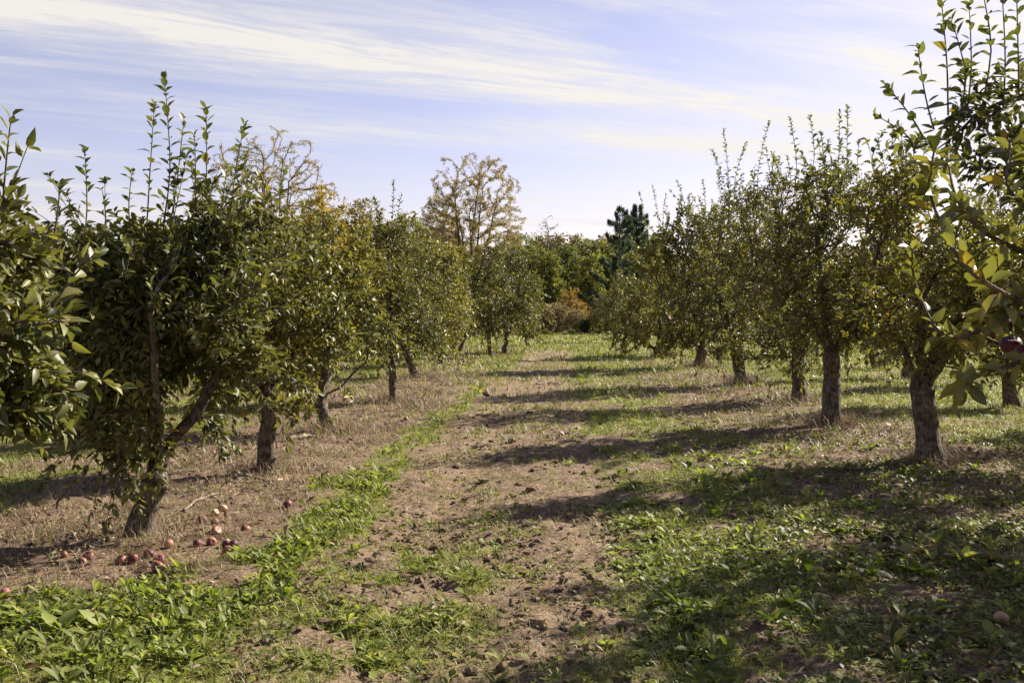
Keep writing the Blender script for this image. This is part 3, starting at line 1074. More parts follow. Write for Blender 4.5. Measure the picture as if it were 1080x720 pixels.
T['R4'] = apple_tree(784, 408, 'apple tree with stout trunk leaning towards the lane beside dry tussocks', RG, 206,
                     [(722, 825, 215, 378, 1.0), (735, 810, 195, 290, 1.0)], 0.95, 0.17, lean=(-0.22, 0), near=1, leaves=10000, pts=800,
                     shoots_px=[(718, 245, 714, 190), (730, 240, 727, 205), (740, 230, 741, 190)], n_shoots=5, hue=-0.06, apples=5)
T['R5'] = apple_tree(738, 388, 'apple tree with several low stems and bushy crown, middle of the right row', RG, 207,
                     [(685, 778, 235, 376, 1.0), (695, 760, 215, 300, 1.0)], 0.7, 0.19, lean=(0.1, 0), near=2, leaves=10500,
                     limbs=[[(-0.4, 0, 1.0), (-0.9, 0, 1.5)], [(0.5, 0, 1.1), (0.9, 0.1, 1.7)], [(0.1, 0.5, 1.3), (0.2, 1.0, 2.2)], [(0, -0.5, 1.4), (-0.1, -0.9, 2.2)]],
                     shoots_px=[(691, 245, 688, 196), (676, 255, 674, 202), (703, 240, 702, 205)], n_shoots=5, hue=-0.02, apples=5)
T['R6'] = apple_tree(700, 377, 'low bushy yellow green apple tree with limbs sprawling from the ground', RG, 208,
                     [(648, 735, 275, 372, 1.0), (658, 720, 262, 320, 1.0), (670, 745, 290, 372, 0.9)], 0.35, 0.2, lean=(-0.3, 0), near=2, leaves=11000,
                     limbs=[[(-0.9, 0, 0.6), (-1.6, 0, 1.1)], [(0.5, 0, 0.8), (1.0, 0.1, 1.3)], [(0.1, 0.6, 1.2), (0.2, 1.1, 2.2)], [(-0.2, -0.6, 1.2), (-0.4, -1.0, 2.2)]],
                     n_shoots=4, hue=0.14, yellow=0.05)
T['R7'] = apple_tree(654, 361, 'small thin apple tree leaning left at the far end of the right row', RG, 209,
                     [(628, 662, 300, 350, 1.0), (640, 668, 285, 340, 1.0)], 1.3, 0.13, lean=(-0.9, 0), near=2, leaves=5000, n_shoots=3, hue=0.04)

# --- the rows beyond: copies, mostly hidden behind the front rows
BG_L = 'apple tree of the next row, half hidden behind the left row of trees'
BG_R = 'apple tree of the next row, glimpsed or added unseen behind the right row of trees'
rng = np.random.default_rng(55)
for k, y in enumerate(np.arange(8.5, 75, 5.2)):
    src = T[['L2', 'L4', 'R3', 'L5', 'R2'][k % 5]]
    c = copy_tree(src)
    xx = -9.4 + rng.normal() * 0.3
    c.location = (xx, y, float(height(xx, y)) - 0.02)
    c.rotation_euler = (0, 0, rng.random() * 6.28)
    s = rng.uniform(0.68, 0.86)
    c.scale = (s, s, s)
    tag(c, BG_L, 'apple tree', 'apple trees of the next row on the left')
first = True
for k, (px, py) in enumerate([(1068, 427), (1015, 408), (955, 398), (925, 388), (893, 381), (862, 376), (835, 371), (808, 367), (1215, 455)]):  # last tree stands outside the frame, added for its shade under the right row
    x, y = on_ground(px, py)
    src = T[['R4', 'L4', 'R3', 'L5', 'L2'][k % 5]]
    c = copy_tree(src)
    c.location = (x, y, float(height(x, y)) - 0.02)
    c.rotation_euler = (0, 0, rng.random() * 6.28)
    s = rng.uniform(0.75, 0.92)
    c.scale = (s, s, s)
    if first:
        tag(c, 'background apple tree at the right edge, its thick trunk in shade', 'apple tree', 'apple trees of the next row on the right')
        first = False
    else:
        tag(c, BG_R, 'apple tree', 'apple trees of the next row on the right')

# ------------------------------------------------------------------ far trees


def far_tree(name, px, top, depth, label, cat, group, seed, width_px, leaf_mat_, leaves, leaf, r_root, bottom=0.35, pts=420, clump=0.40, yellow=0.0,
             tmpl=T_FAR, D=None, blobs=None, bark='wood_bark', hue=0.1, thin=None, fork=None, **kw):
    global rng
    rng = np.random.default_rng(seed)
    p = at_depth(px, top, depth)
    x, y = p[0], depth
    H = p[2]
    rx = width_px / F * depth / 2
    root = empty(name, (x, y, float(height(x, y)) - 0.05), label, cat, group)
    zb = H * bottom
    if blobs is None:
        blobs = [(0, 0, (H + zb) / 2, rx, rx, (H - zb) / 2), (rx * 0.3, 0, zb + (H - zb) * 0.35, rx * 0.8, rx * 0.8, (H - zb) * 0.3),
                 (-rx * 0.35, 0.2, zb + (H - zb) * 0.55, rx * 0.7, rx * 0.8, (H - zb) * 0.3)]
    fz = fork if fork is not None else zb * 0.9
    tp = spline([(0, 0, -0.1), (rng.normal() * 0.1, 0, fz * 0.5), (rng.normal() * 0.2, rng.normal() * 0.2, fz)], 8)
    paths = [(tp, None)]
    if kw.pop('leader', True):
        lp = spline([tp[-1], tp[-1] + np.array([rng.normal() * 0.2, rng.normal() * 0.2, (H - fz) * 0.4]), (rng.normal() * 0.3, 0, H * 0.86)], 10)[1:]
        paths.append((lp, 7))
    fan = kw.pop('fan', 0)
    for i in range(fan):
        a = i * 6.283 / fan + rng.normal() * 0.3
        o = np.array([math.cos(a), math.sin(a), 0])
        e = rng.uniform(0.6, 0.95)
        lp = spline([tp[-1], tp[-1] + o * rx * 0.28 + [0, 0, (H - fz) * 0.30], tp[-1] + o * rx * 0.6 * e + [0, 0, (H - fz) * (0.92 - 0.35 * e)]], 9)[1:]
        paths.append((lp, 7))
    D = D or H * 0.045
    spec = dict(pts=pts, D=D, r_root=r_root, leaves=leaves, leaf=leaf, tmpl=tmpl, sides=8, clump=clump, yellow=yellow, thin=thin or r_root * 0.13,
                r_tip=r_root * 0.03, spread=leaf * 1.2, nscale=H / 4, hue=hue, leafr=2.0, rough=0.1)
    spec.update(kw)
    grow_tree(root, paths, blobs, spec, (M[bark], M[leaf_mat_], M[bark]), seed)
    return root


FW = {}
WG = 'trees of the wood beyond the field'
# landmark trees above the left row
FW['bare'] = far_tree('bare_tree', 285, 138, 75, 'bare spreading tree with a few yellow leaves above the left apple trees', 'tree', WG, 301, 135, 'tan', 17000, 0.105, 0.24,
                      bottom=0.45, pts=560, clump=0.40, thin=0.02, r_tip=0.009, fork=3.0, hue=0.3, inertia=0.5, trop=(0, 0, 0.12), jitter=0.25, fan=7)
FW['poplar'] = far_tree('poplar_tree', 500, 163, 95, 'tall thin brown leaved poplar standing against the sky', 'tree', WG, 302, 100, 'tan', 30000, 0.13, 0.26,
                        bottom=0.30, pts=620, clump=0.42, thin=0.02, r_tip=0.010, fork=4.0, hue=0.2, inertia=0.6, trop=(0, 0, 0.5), jitter=0.22, fan=6)
far_tree('poplar_tree', 466, 203, 100, 'shorter brown thinly leaved tree just left of the tall poplar', 'tree', WG, 303, 45, 'tan', 9000, 0.14, 0.18,
         bottom=0.4, pts=300, thin=0.02, r_tip=0.012, D=0.5, hue=0.1, inertia=0.8, trop=(0, 0, 0.3))
far_tree('yellow_tree', 343, 196, 70, 'golden leaved tree behind the left row beside the bare tree', 'tree', WG, 304, 58, 'autumn', 5200, 0.2, 0.16, bottom=0.3, pts=320, hue=0.2)
far_tree('yellow_tree', 385, 208, 78, 'dull yellow tree rising behind the dark pointed apple tree', 'tree', WG, 305, 60, 'autumn', 5200, 0.2, 0.16, bottom=0.3, pts=320, hue=-0.1)
far_tree('yellow_tree', 425, 222, 86, 'olive yellow tree behind the left row, below the brown trees', 'tree', WG, 306, 60, 'oak', 5200, 0.22, 0.18, bottom=0.3, pts=320, hue=0.35)
far_tree('bare_tree', 545, 246, 156, 'small nearly bare tree right of the tall poplar', 'tree', WG, 307, 46, 'brown', 1300, 0.18, 0.12, bottom=0.4, pts=260,
         thin=0.02, r_tip=0.012, inertia=0.8, trop=(0, 0, 0.3), hue=0.1)
far_tree('bare_tree', 577, 228, 160, 'leafless thin stemmed tree poking above the wood', 'tree', WG, 308, 26, 'brown', 350, 0.2, 0.10, bottom=0.55, pts=110,
         thin=0.02, r_tip=0.014, inertia=0.8, trop=(0, 0, 0.5), hue=0.1)
# the wood across the end of the lane
W1 = far_tree('wood_tree', 597, 255, 150, 'dark green round topped tree in the wood at the end of the lane', 'tree', WG, 310, 46, 'oak', 6500, 0.34, 0.22, bottom=0.12, pts=380, hue=0.0)
W2 = far_tree('wood_tree', 560, 256, 142, 'olive brown tree in the wood just right of the left row', 'tree', WG, 311, 50, 'oak', 6000, 0.34, 0.22, bottom=0.12, pts=380, hue=0.18, yellow=0.2)
W3 = far_tree('wood_tree', 622, 268, 146, 'lighter yellow green tree with visible trunk in the wood beside the pine', 'tree', WG, 312, 34, 'oak', 4800, 0.32, 0.2, bottom=0.12, pts=320, hue=0.4)
W4 = far_tree('wood_tree', 580, 264, 138, 'mid green slim tree in the wood with pale trunk showing', 'tree', WG, 313, 30, 'oak', 4800, 0.32, 0.2, bottom=0.12, pts=320, hue=0.22)
W5 = far_tree('wood_tree', 535, 262, 140, 'brownish green tree mostly hidden by the end of the left row', 'tree', WG, 314, 44, 'brown', 5000, 0.34, 0.2, bottom=0.12, pts=320, hue=0.1)
rng = np.random.default_rng(77)
for px, top, dep in [(548, 248, 168), (572, 252, 172), (588, 250, 165), (608, 254, 168), (630, 258, 164), (648, 250, 170), (665, 252, 172), (690, 250, 168), (505, 262, 120), (478, 250, 112), (450, 240, 105), (405, 240, 100), (365, 232, 98), (325, 232, 96), (250, 240, 90), (205, 240, 88), (150, 235, 86), (95, 240, 88), (40, 240, 90),
                     (612, 275, 165), (640, 272, 160), (668, 272, 158), (700, 268, 155), (735, 268, 150), (770, 265, 150), (810, 265, 148), (850, 262, 146), (890, 262, 145), (935, 262, 140), (985, 262, 140), (1040, 262, 138), (1090, 260, 138)]:
    src = [W1, W2, W3, W4, W5][rng.integers(0, 5)]
    H0 = max(v.co.z for v in src.children[1].data.vertices)
    p = at_depth(px, top, dep)
    c = copy_tree(src)
    s = p[2] / H0
    c.location = (p[0], dep, -0.05)
    c.scale = (s * 1.15, s * 1.15, s)
    c.rotation_euler = (0, 0, rng.random() * 6.28)
    if px < 600:
        tag(c, 'woodland tree filling the background behind the left row of apple trees', 'tree', WG)
    elif px < 690:
        tag(c, 'woodland tree in the depth of the wood behind the pines', 'tree', WG)
    else:
        tag(c, 'woodland tree far behind the right row of apple trees', 'tree', WG)

# shrubs at the wood's foot
SG = 'shrubs along the edge of the wood'


def bush(px, top, depth, label, seed, width_px, mat, leaves=3000, leaf=0.22, hue=0.1):
    p = at_depth(px, top, depth)
    H, rx = p[2], width_px / F * depth / 2
    return far_tree('bush', px, top, depth, label, 'bush', SG, seed, width_px, mat, leaves, leaf, 0.07, bottom=0.05, pts=260, fork=0.3, leader=False, hue=hue, D=0.3,
                    blobs=[(0, 0, H * 0.5, rx, rx * 0.8, H * 0.5), (rx * 0.5, 0, H * 0.35, rx * 0.6, rx * 0.6, H * 0.35)], clump=0.36)


bush(604, 303, 132, 'tall orange yellow bush at the foot of the wood', 320, 34, 'orange', 3600, 0.24, 0.25)
bush(628, 318, 134, 'pale green yellow bush right of the orange bush', 321, 24, 'autumn', 2400, 0.22, -0.1)
bush(586, 318, 128, 'brown bush left of the orange bush at the wood edge', 322, 26, 'brown', 2600, 0.22, 0.0)
bush(606, 326, 124, 'low mauve brown bush in front of the orange bush', 323, 30, 'brown', 2600, 0.2, 0.15)
bush(630, 330, 122, 'low reddish brown bush at the right end of the brush', 324, 26, 'brown', 2400, 0.2, 0.05)
bush(617, 336, 120, 'small dark green bush at the field edge among brown brush', 325, 12, 'oak', 1200, 0.18, -0.1)
bush(575, 322, 126, 'grey brown bush beside the last left apple tree', 326, 22, 'brown', 2200, 0.2, 0.2)
bush(648, 312, 126, 'olive bush behind the last right apple tree', 327, 26, 'oak', 2400, 0.22, 0.3)

rng = np.random.default_rng(78)
ug = MB()
n = 52000
px_ = rng.uniform(-180, 1260, n)
dep_ = rng.uniform(112, 150, n) - 18 * np.exp(-((px_ - 250) / 260) ** 2) - 8
dep_ = np.where((px_ > 565) & (px_ < 655), rng.uniform(133, 160, n), dep_)
X = (px_ - VPX) / F * dep_
hh = (1.2 + 5.2 * fbm(X * 0.16, dep_ * 0.16, 3, 88)) * np.where((px_ > 565) & (px_ < 655), 1.0, 1.2)
Z = rng.random(n) ** 0.8 * hh
Lf = rng.uniform(0.25, 0.55, n)
place(ug, np.stack([X, dep_, Z], 1), rand_dirs(n), rand_dirs(n), Lf, Lf * 1.2, T_FAR, np.clip(fbm(X * 0.2, dep_ * 0.2 + Z * 0.3, 3, 89) * 1.5 - 0.25 + rng.normal(size=n) * 0.14, 0, 1),
      0)
tag(ug.build('undergrowth', [M['brown']]), 'tangled brown and olive undergrowth along the foot of the wood', 'undergrowth', kind='stuff')

# saplings in the far field
for k, (px, label) in enumerate([(575, 'tiny dark sapling in the far field, leftmost of three'), (603, 'tiny dark sapling in the far field at the lane end'),
                                 (632, 'tiny dark sapling in the far field, rightmost of three')]):
    far_tree('sapling', px, 346.5, 108, label, 'sapling', 'saplings in the far field', 330 + k, 8, 'oak', 320, 0.13, 0.03, bottom=0.2, pts=60, D=0.12, hue=-0.1, leader=False)


# pines
def pine(px, top, depth, label, seed, rad_px):
    global rng
    rng = np.random.default_rng(seed)
    p = at_depth(px, top, depth)
    H = p[2]
    rmax = rad_px / F * depth
    root = empty('pine_tree', (p[0], depth, -0.05), label, 'pine tree', 'pines behind the right row')
    tm, cm = MB(), MB()
    tp = spline([(0, 0, 0), (0.1, 0, H * 0.4), (-0.05, 0.05, H * 0.75), (0, 0, H)], 16)
    tube(tm, tp, np.linspace(0.24, 0.02, 16), 8, 0, 0.1, seed)
    z = H * 0.18
    while z < H * 0.985:
        f = (z / H - 0.18) / 0.82
        nb = int(rng.integers(2, 6))
        a0 = rng.random() * 6
        for i in range(nb):
            if rng.random() < 0.15:
                continue
            a = a0 + i * 6.283 / nb + rng.normal() * 0.3
            ln = rmax * (1 - f) ** 0.75 * rng.uniform(0.3, 1.25) + 0.3
            o = np.array([math.cos(a), math.sin(a), 0])
            c = np.array([0, 0, z])
            B = spline([c, c + o * ln * 0.5 + [0, 0, ln * 0.06], c + o * ln + [0, 0, ln * rng.uniform(0.1, 0.55)]], 8)
            tube(tm, B, np.linspace(0.05, 0.012, 8), 4, 0)
            n = int(140 + 300 * ln)
            t = rng.random(n) ** 0.7
            t = 0.22 + 0.78 * t
            q = t * 7
            ii = np.clip(q.astype(int), 0, 6)
            pos = B[ii] + (B[ii + 1] - B[ii]) * (q - ii)[:, None]
            side = np.array([-o[1], o[0], 0])
            pos = pos + side * (rng.normal(size=(n, 1)) * 0.27 * ln * (1.1 - t[:, None])) + np.array([0, 0, 1]) * rng.normal(size=(n, 1)) * 0.17
            d = o * 0.8 + side * rng.normal(size=(n, 1)) * 0.7 + np.array([0, 0, 0.55]) + rng.normal(size=(n, 3)) * 0.35
            L = rng.uniform(0.16, 0.34, n)
            place(cm, pos, d, rng.normal(size=(n, 3)), L, L * 0.22, T_FAR, np.clip(rng.normal(0.5, 0.25, n), 0, 1))
        z += rng.uniform(0.4, 0.95) * (1.2 - 0.5 * f)
    tm.build('trunk', M['wood_bark'], root)
    cm.build('crown', M['needle'], root)


pine(654, 218, 118, 'dark conical pine rising above the wood at the lane end', 340, 36)
pine(672, 216, 124, 'second dark pine, partly behind the shoots of the right row', 341, 32)

# ------------------------------------------------------------------ fallen apples
rng = np.random.default_rng(90)
FA = [
    (93, 598, 'apple', 'red apple in shade beside a leaf clump, apart from the left cluster'),
    (86, 604, 'apple_rot', 'brown rotting apple touching a red one at the shade edge on the left'),
    (128, 600, 'apple', 'leftmost red apple of the row of fallen apples below the gnarled trunk'),
    (140, 599, 'apple', 'red apple close right of the leftmost apple below the gnarled trunk'),
    (157, 593, 'apple_dark', 'dark red apple on dry grass just below the gnarled trunk'),
    (168, 597, 'apple', 'bright red apple beside a dark one below the gnarled trunk'),
    (166, 607, 'apple', 'red apple at the grass edge, lowest of the fallen cluster'),
    (178, 586, 'apple_pale', 'pale pink apple half hidden in straw right of the gnarled trunk'),
    (208, 582, 'apple', 'red apple split light and dark in the straw, middle of the left strip'),
    (223, 579, 'apple', 'round red apple in straw between two others on the left strip'),
    (239, 581, 'apple_dark', 'dark apple at the left end of a touching trio near the weeds'),
    (246, 582, 'apple_dark', 'dark apple in the middle of a touching trio near the weeds'),
    (240, 587, 'apple', 'pinkish apple in front of the touching trio near the weeds'),
    (259, 563, 'apple', 'lone red apple on dry grass above the weed band on the left'),
    (227, 546, 'apple_pale', 'pale pink apple in dry grass left of its twin, up the left strip'),
    (235, 543, 'apple_pale', 'pale pink apple in dry grass right of its twin, up the left strip'),
    (213, 556, 'apple_rot', 'brown apple sunk in straw between the trunks on the left'),
    (228, 568, 'apple_pale', 'tan apple behind the pair of red ones in the straw'),
    (5, 636, 'apple', 'red apple at the very left edge of the weeds'),
    (31, 669, 'apple', 'pinkish apple deep in the bottom left weeds'),
    (90, 512, 'apple', 'red apple on the sunny grass behind the gnarled trunk'),
    (303, 535, 'apple', 'red apple at the top of the weed band left of the lane'),
    (208, 507, 'apple_pale', 'pale apple in the shade between the first two left trunks'),
    (772, 550, 'apple', 'red apple in the shade right of the lane'),
    (783, 549, 'apple_rot', 'small brown apple behind the red apple right of the lane'),
    (643, 519, 'apple_rot', 'half rotten dark apple on the right edge of the lane'),
    (617, 414, 'apple_pale', 'pink apple far up the lane on bare earth'),
    (592, 459, 'apple_pale', 'pale red apple on the bare lane in mid distance'),
    (428, 443, 'apple_pale', 'pink apple on dry grass near the slim upright trunk'),
    (389, 421, 'apple_pale', 'pale apple in the shade left of the slim upright trunk'),
    (1056, 655, 'apple_pale', 'tan apple among leaves in the bottom right corner'),
    (935, 648, 'apple_rot', 'brown apple among weeds in the bottom right'),
    (938, 570, 'apple_dark', 'dark apple under weeds below the thick right trunk'),
]
for px, py, kind, label in FA:
    x, y = on_ground(px, py)
    s = rng.uniform(0.92, 1.12)
    if y > 11:
        s *= 1.1
    o = apple(kind, (x, y, float(height(x, y)) + rng.uniform(0.016, 0.030) * s), None, (rng.normal() * 0.9, rng.normal() * 0.9, rng.random() * 6), s)
    o.name = 'fallen_apple'
    tag(o, label, 'apple', 'fallen apples on the orchard floor')

for k in range(16):
    x, y = rng.uniform(-4.3, -2.5), rng.uniform(6.2, 19)
    o = apple(['apple_rot', 'apple_pale', 'apple_rot', 'apple'][k % 4], (x, y, float(height(x, y)) + 0.018), None, (rng.normal(), rng.normal(), rng.random() * 6), rng.uniform(0.7, 0.95))
    o.name = 'fallen_apple'
    tag(o, 'small dull windfall half sunk in the straw of the left tree strip', 'apple', 'dull windfalls in the straw')
for k in range(14):
    x, y = rng.uniform(2.0, 5.2), rng.uniform(5.4, 17)
    o = apple(['apple_rot', 'apple', 'apple_pale', 'apple_dark'][k % 4], (x, y, float(height(x, y)) + 0.022), None, (rng.normal(), rng.normal(), rng.random() * 6), rng.uniform(0.75, 1.0))
    o.name = 'fallen_apple'
    tag(o, 'windfall apple lying among weeds and dead leaves under the right row', 'apple', 'windfalls under the right row')

# ------------------------------------------------------------------ fallen branches
FB = [([(92, 590), (112, 582), (133, 573)], 0.012, 'short dry stick lying in shade left of the gnarled trunk'),
      ([(195, 545), (215, 532), (245, 521)], 0.009, 'long thin dry branch lying in straw right of the gnarled trunk'),
      ([(222, 528), (238, 536), (262, 533)], 0.007, 'thin twig crossing the long dry branch in the straw'),
      ([(303, 464), (322, 461), (338, 459)], 0.03, 'dark fallen limb lying by the short leaning trunk'),
      ([(250, 505), (270, 511), (290, 512)], 0.014, 'rough dark branch lying at the foot of the straight trunk'),
      ([(566, 406), (580, 405), (592, 407)], 0.02, 'pale branch lying across the lane far off'),
      ([(930, 490), (958, 487), (976, 494)], 0.014, 'dark branch lying at the foot of the thick right trunk')]
for k, (pp, r, label) in enumerate(FB):
    P = []
    for px, py in pp:
        x, y = on_ground(px, py)
        P.append((x, y, float(height(x, y)) + r * 1.2))
    P = np.array(P)
    c0 = P[0].copy()
    mb = MB()
    S = spline(P - c0, 12) + rng.normal(size=(12, 3)) * r * 0.5
    tube(mb, S, np.linspace(r * 1.2, r * 0.5, 12), 7, 0, 0.2, k)
    for j in (4, 7, 9):
        d = unit(rng.normal(size=3)) * np.array([1, 1, 0.35])
        l = 0.10 + rng.random() * 0.12
        tube(mb, spline([S[j], S[j] + d * l * 0.5, S[j] + d * l + [0, 0, 0.02]], 6), np.linspace(r * 0.45, r * 0.2, 6), 5, 0)
    o = mb.build('fallen_branch', M['deadwood'])
    o.location = c0
    tag(o, label, 'branch', 'fallen branches on the orchard floor')

# ------------------------------------------------------------------ ground plants


def scatter(y0, y1, density, seed, xl=None, xr=None, margin=1.3):
    g = np.random.default_rng(seed)
    wl, wr = 0.56, 0.47
    a = -(wl * y1 + margin) if xl is None else xl
    b = (wr * y1 + margin) if xr is None else xr
    n = int((b - a) * (y1 - y0) * density)
    x = g.uniform(a, b, n)
    y = g.uniform(y0, y1, n)
    k = (x > -(wl * y + margin)) & (x < wr * y + margin)
    return x[k], y[k]


def rosettes(mb, x, y, size, nleaf, tmpl, el=(0.2, 1.0), tint=(0.45, 0.2), yellow=0.02, mat=0, wide=1.0):
    n = len(x)
    if n == 0:
        return
    z = height(x, y)
    base = np.stack([x, y, z + 0.004], 1)
    s = size * np.clip(np.exp(rng.normal(size=n) * 0.34), 0.4, 1.6)
    pt = np.clip(rng.normal(tint[0], tint[1], n), 0, 0.85)
    k = nleaf
    P = np.repeat(base, k, 0)
    S = np.repeat(s, k) * rng.uniform(0.6, 1.15, n * k)
    az = np.repeat(rng.random(n) * 6.28, k) + np.tile(np.arange(k) * 6.283 / k, n) + rng.normal(size=n * k) * 0.35
    e = rng.uniform(el[0], el[1], n * k)
    d = np.stack([np.cos(az) * np.cos(e), np.sin(az) * np.cos(e), np.sin(e)], 1)
    nr = np.stack([-np.cos(az) * np.sin(e), -np.sin(az) * np.sin(e), np.cos(e)], 1) + rng.normal(size=(n * k, 3)) * 0.25
    t = np.clip(np.repeat(pt, k) + rng.normal(size=n * k) * 0.1, 0, 0.88)
    t = np.where(rng.random(n * k) < yellow, rng.uniform(0.9, 1, n * k), t)
    place(mb, P + d * 0.01, d, nr, S, S * wide, tmpl, t, mat)


def blades(mb, x, y, hgt, width, tint=(0.5, 0.2), lean=0.6, per=1, spread=0.03, mat=0, flat=0.0):
    n = len(x) * per
    if n == 0:
        return
    X = np.repeat(x, per) + rng.normal(size=n) * spread
    Y = np.repeat(y, per) + rng.normal(size=n) * spread
    Z = height(X, Y)
    az = rng.random(n) * 6.28
    ln = np.abs(rng.normal(size=n)) * lean
    d = np.stack([np.cos(az) * ln, np.sin(az) * ln, np.ones(n) * (1 - flat)], 1)
    if flat > 0:
        d[:, 2] += np.abs(rng.normal(size=n)) * 0.12
    nr = np.stack([-np.cos(az), -np.sin(az), ln], 1) * -1 + rng.normal(size=(n, 3)) * 0.5
    H = hgt * rng.uniform(0.5, 1.4, n)
    place(mb, np.stack([X, Y, Z + (0.006 if flat else -0.004)], 1), d, -nr, H, width * rng.uniform(0.7, 1.4, n), T_BLADE,
          np.clip(rng.normal(tint[0], tint[1], n), 0, 1), mat)


rng = np.random.default_rng(400)
# --- broad leaved weeds: green rosettes in the bands
wd = MB()
for y0, y1, dens, size, k, tm in [(3.2, 6.5, 420, 0.064, 6, T_WEED), (6.5, 10, 340, 0.066, 5, T_WEED), (10, 18, 120, 0.09, 5, T_WEEDLO), (18, 34, 26, 0.15, 5, T_WEEDLO)]:
    x, y = scatter(y0, y1, dens, int(y0 * 100))
    g, s, lane = cover(x, y)
    p = g * np.where(x < -4.8, 0.25, 1.0) * np.where(x > 5, 0.12, 1) * (1 - 0.6 * sstep(7, 14, y)) * np.where(x > 0.8, 0.32, 1) * np.where((x > -1.6) & (x < 0.2), 0.6, 1.0)
    ok = rng.random(len(x)) < p ** 1.2 * (0.08 + 0.92 * sstep(0.40, 0.58, fbm(x * 4.2, y * 4.2, 3, 93)))
    x, y = x[ok], y[ok]
    patch = fbm(x * 0.9, y * 0.9, 3, 91)
    small = (x > -1.6) & (x < 0.6)
    rosettes(wd, x[~small], y[~small], size, k, tm, (0.25, 1.15), (0.46, 0.2), 0.012)
    rosettes(wd, x[small], y[small], size * 0.72, k, tm, (0.15, 0.9), (0.5, 0.2), 0.02)
o = wd.build('weeds', [M['weed']])
tag(o, 'bright green broad leaved weeds in bands along both sides of the lane', 'weeds', kind='stuff')

# --- big leaves: bottom left corner and lower right
bl = MB()
x, y = scatter(3.0, 7.5, 120, 801)
n1 = fbm(x * 1.3, y * 1.3, 3, 92)
left = (x < -1.9) & (y < 5.6) & (rng.random(len(x)) < sstep(0.4, 0.6, n1) * (1 - sstep(-2.3, -1.9, x)) * 0.6)
right = (x > 0.7) & (rng.random(len(x)) < sstep(0.45, 0.62, n1) * (0.2 + 0.8 * sstep(1.0, 2.2, x)) * 0.5)
rosettes(bl, x[left], y[left], 0.085, 5, T_BROAD, (0.3, 1.1), (0.38, 0.15), 0.01)
rosettes(bl, x[right], y[right], 0.078, 5, T_BROAD, (0.3, 1.2), (0.40, 0.25), 0.12)
x, y = scatter(7.5, 13, 50, 802)
n1 = fbm(x * 1.3, y * 1.3, 3, 92)
right = (x > 1.2) & (x < 4.6) & (rng.random(len(x)) < sstep(0.42, 0.6, n1) * 0.7)
rosettes(bl, x[right], y[right], 0.066, 5, T_BROAD, (0.3, 1.2), (0.36, 0.2), 0.08)
o = bl.build('broadleaf_plants', [M['weed']])
tag(o, 'large soft leaved plants in the bottom corners and under the right trees', 'plants', kind='stuff')

# --- clover like small leaf carpet
cl = MB()
x, y = scatter(3.0, 9, 900, 811)
g, s, lane = cover(x, y)
ok = rng.random(len(x)) < np.where(x > 0.4, 0.55 * sstep(0.4, 0.62, fbm(x * 1.6, y * 1.6, 3, 94)), 0.22 * g)
x, y = x[ok], y[ok]
rosettes(cl, x, y, 0.034, 3, [leaf_template([(0, 0), (0.5, 0.42), (0.85, 0.38), (1, 0)], 0.2, 0.2)], (0.2, 0.9), (0.42, 0.18), 0.01)
o = cl.build('clover', [M['weed']])
tag(o, 'low carpet of small round leaves between the bigger weeds', 'clover', kind='stuff')

# --- grass
gr = MB()
for y0, y1, dens, h, w, per in [(3.0, 7, 430, 0.06, 0.0045, 5), (7, 12, 150, 0.075, 0.006, 5), (12, 20, 60, 0.09, 0.010, 5), (20, 38, 18, 0.12, 0.02, 5), (38, 70, 4.5, 0.16, 0.04, 5), (70, 118, 1.0, 0.20, 0.09, 5)]:
    x, y = scatter(y0, y1, dens, int(y0 * 77) + 3)
    g, s, lane = cover(x, y)
    p = np.clip(g * 0.9 + 0.07 + 0.10 * lane * sstep(0.45, 0.6, fbm(x * 2, y * 2, 3, 95)) + 0.12 * s, 0, 1)
    p = np.where((x < -4.6) | (x > 4.8), g * 0.95 + 0.15, p)
    p = np.clip(p * (1 + 0.8 * sstep(8, 16, y)), 0, 1)
    ok = rng.random(len(x)) < p
    x, y = x[ok], y[ok]
    t = 0.42 + 0.3 * (fbm(x * 0.6, y * 0.6, 2, 96) - 0.4)
    blades(gr, x, y, h, w, (float(np.mean(t)), 0.22), 0.55, per, 0.03 if y0 < 20 else 0.12)
o = gr.build('grass', [M['grass']])
tag(o, 'short green grass growing along the lane and across the far field', 'grass', kind='stuff')

# --- dry straw under the trees, standing and lying
st = MB()
for y0, y1, dens, h, w, per in [(3.0, 9, 330, 0.085, 0.0042, 4), (9, 16, 170, 0.10, 0.007, 4), (16, 30, 50, 0.13, 0.014, 4), (30, 62, 8, 0.2, 0.035, 4)]:
    x, y = scatter(y0, y1, dens, int(y0 * 31) + 9)
    g, s, lane = cover(x, y)
    n3 = fbm(x * 1.5, y * 1.5, 3, 97)
    p = np.clip(s * (0.15 + 1.1 * sstep(0.40, 0.6, n3)), 0, 1) * np.where(x > 0, 0.55, 1.0)
    ok = rng.random(len(x)) < p
    x, y = x[ok], y[ok]
    half = rng.random(len(x)) < 0.45
    blades(st, x[half], y[half], h, w, (0.55, 0.25), 0.7, per, 0.05)
    blades(st, x[~half], y[~half], h * 1.1, w, (0.5, 0.28), 1.0, per, 0.06, 0, 0.95)
# litter on the lane
for y0, y1, dens, w in [(3, 8, 420, 0.0035), (8, 16, 140, 0.006), (16, 34, 25, 0.014)]:
    x, y = scatter(y0, y1, dens, int(y0 * 13) + 1, -2.2, 3.4)
    ok = rng.random(len(x)) < 0.28 + 0.6 * sstep(0.45, 0.6, fbm(x * 2.2, y * 1.6, 3, 98))
    blades(st, x[ok], y[ok], 0.07, w, (0.45, 0.3), 1.0, 1, 0.05, 0, 0.97)
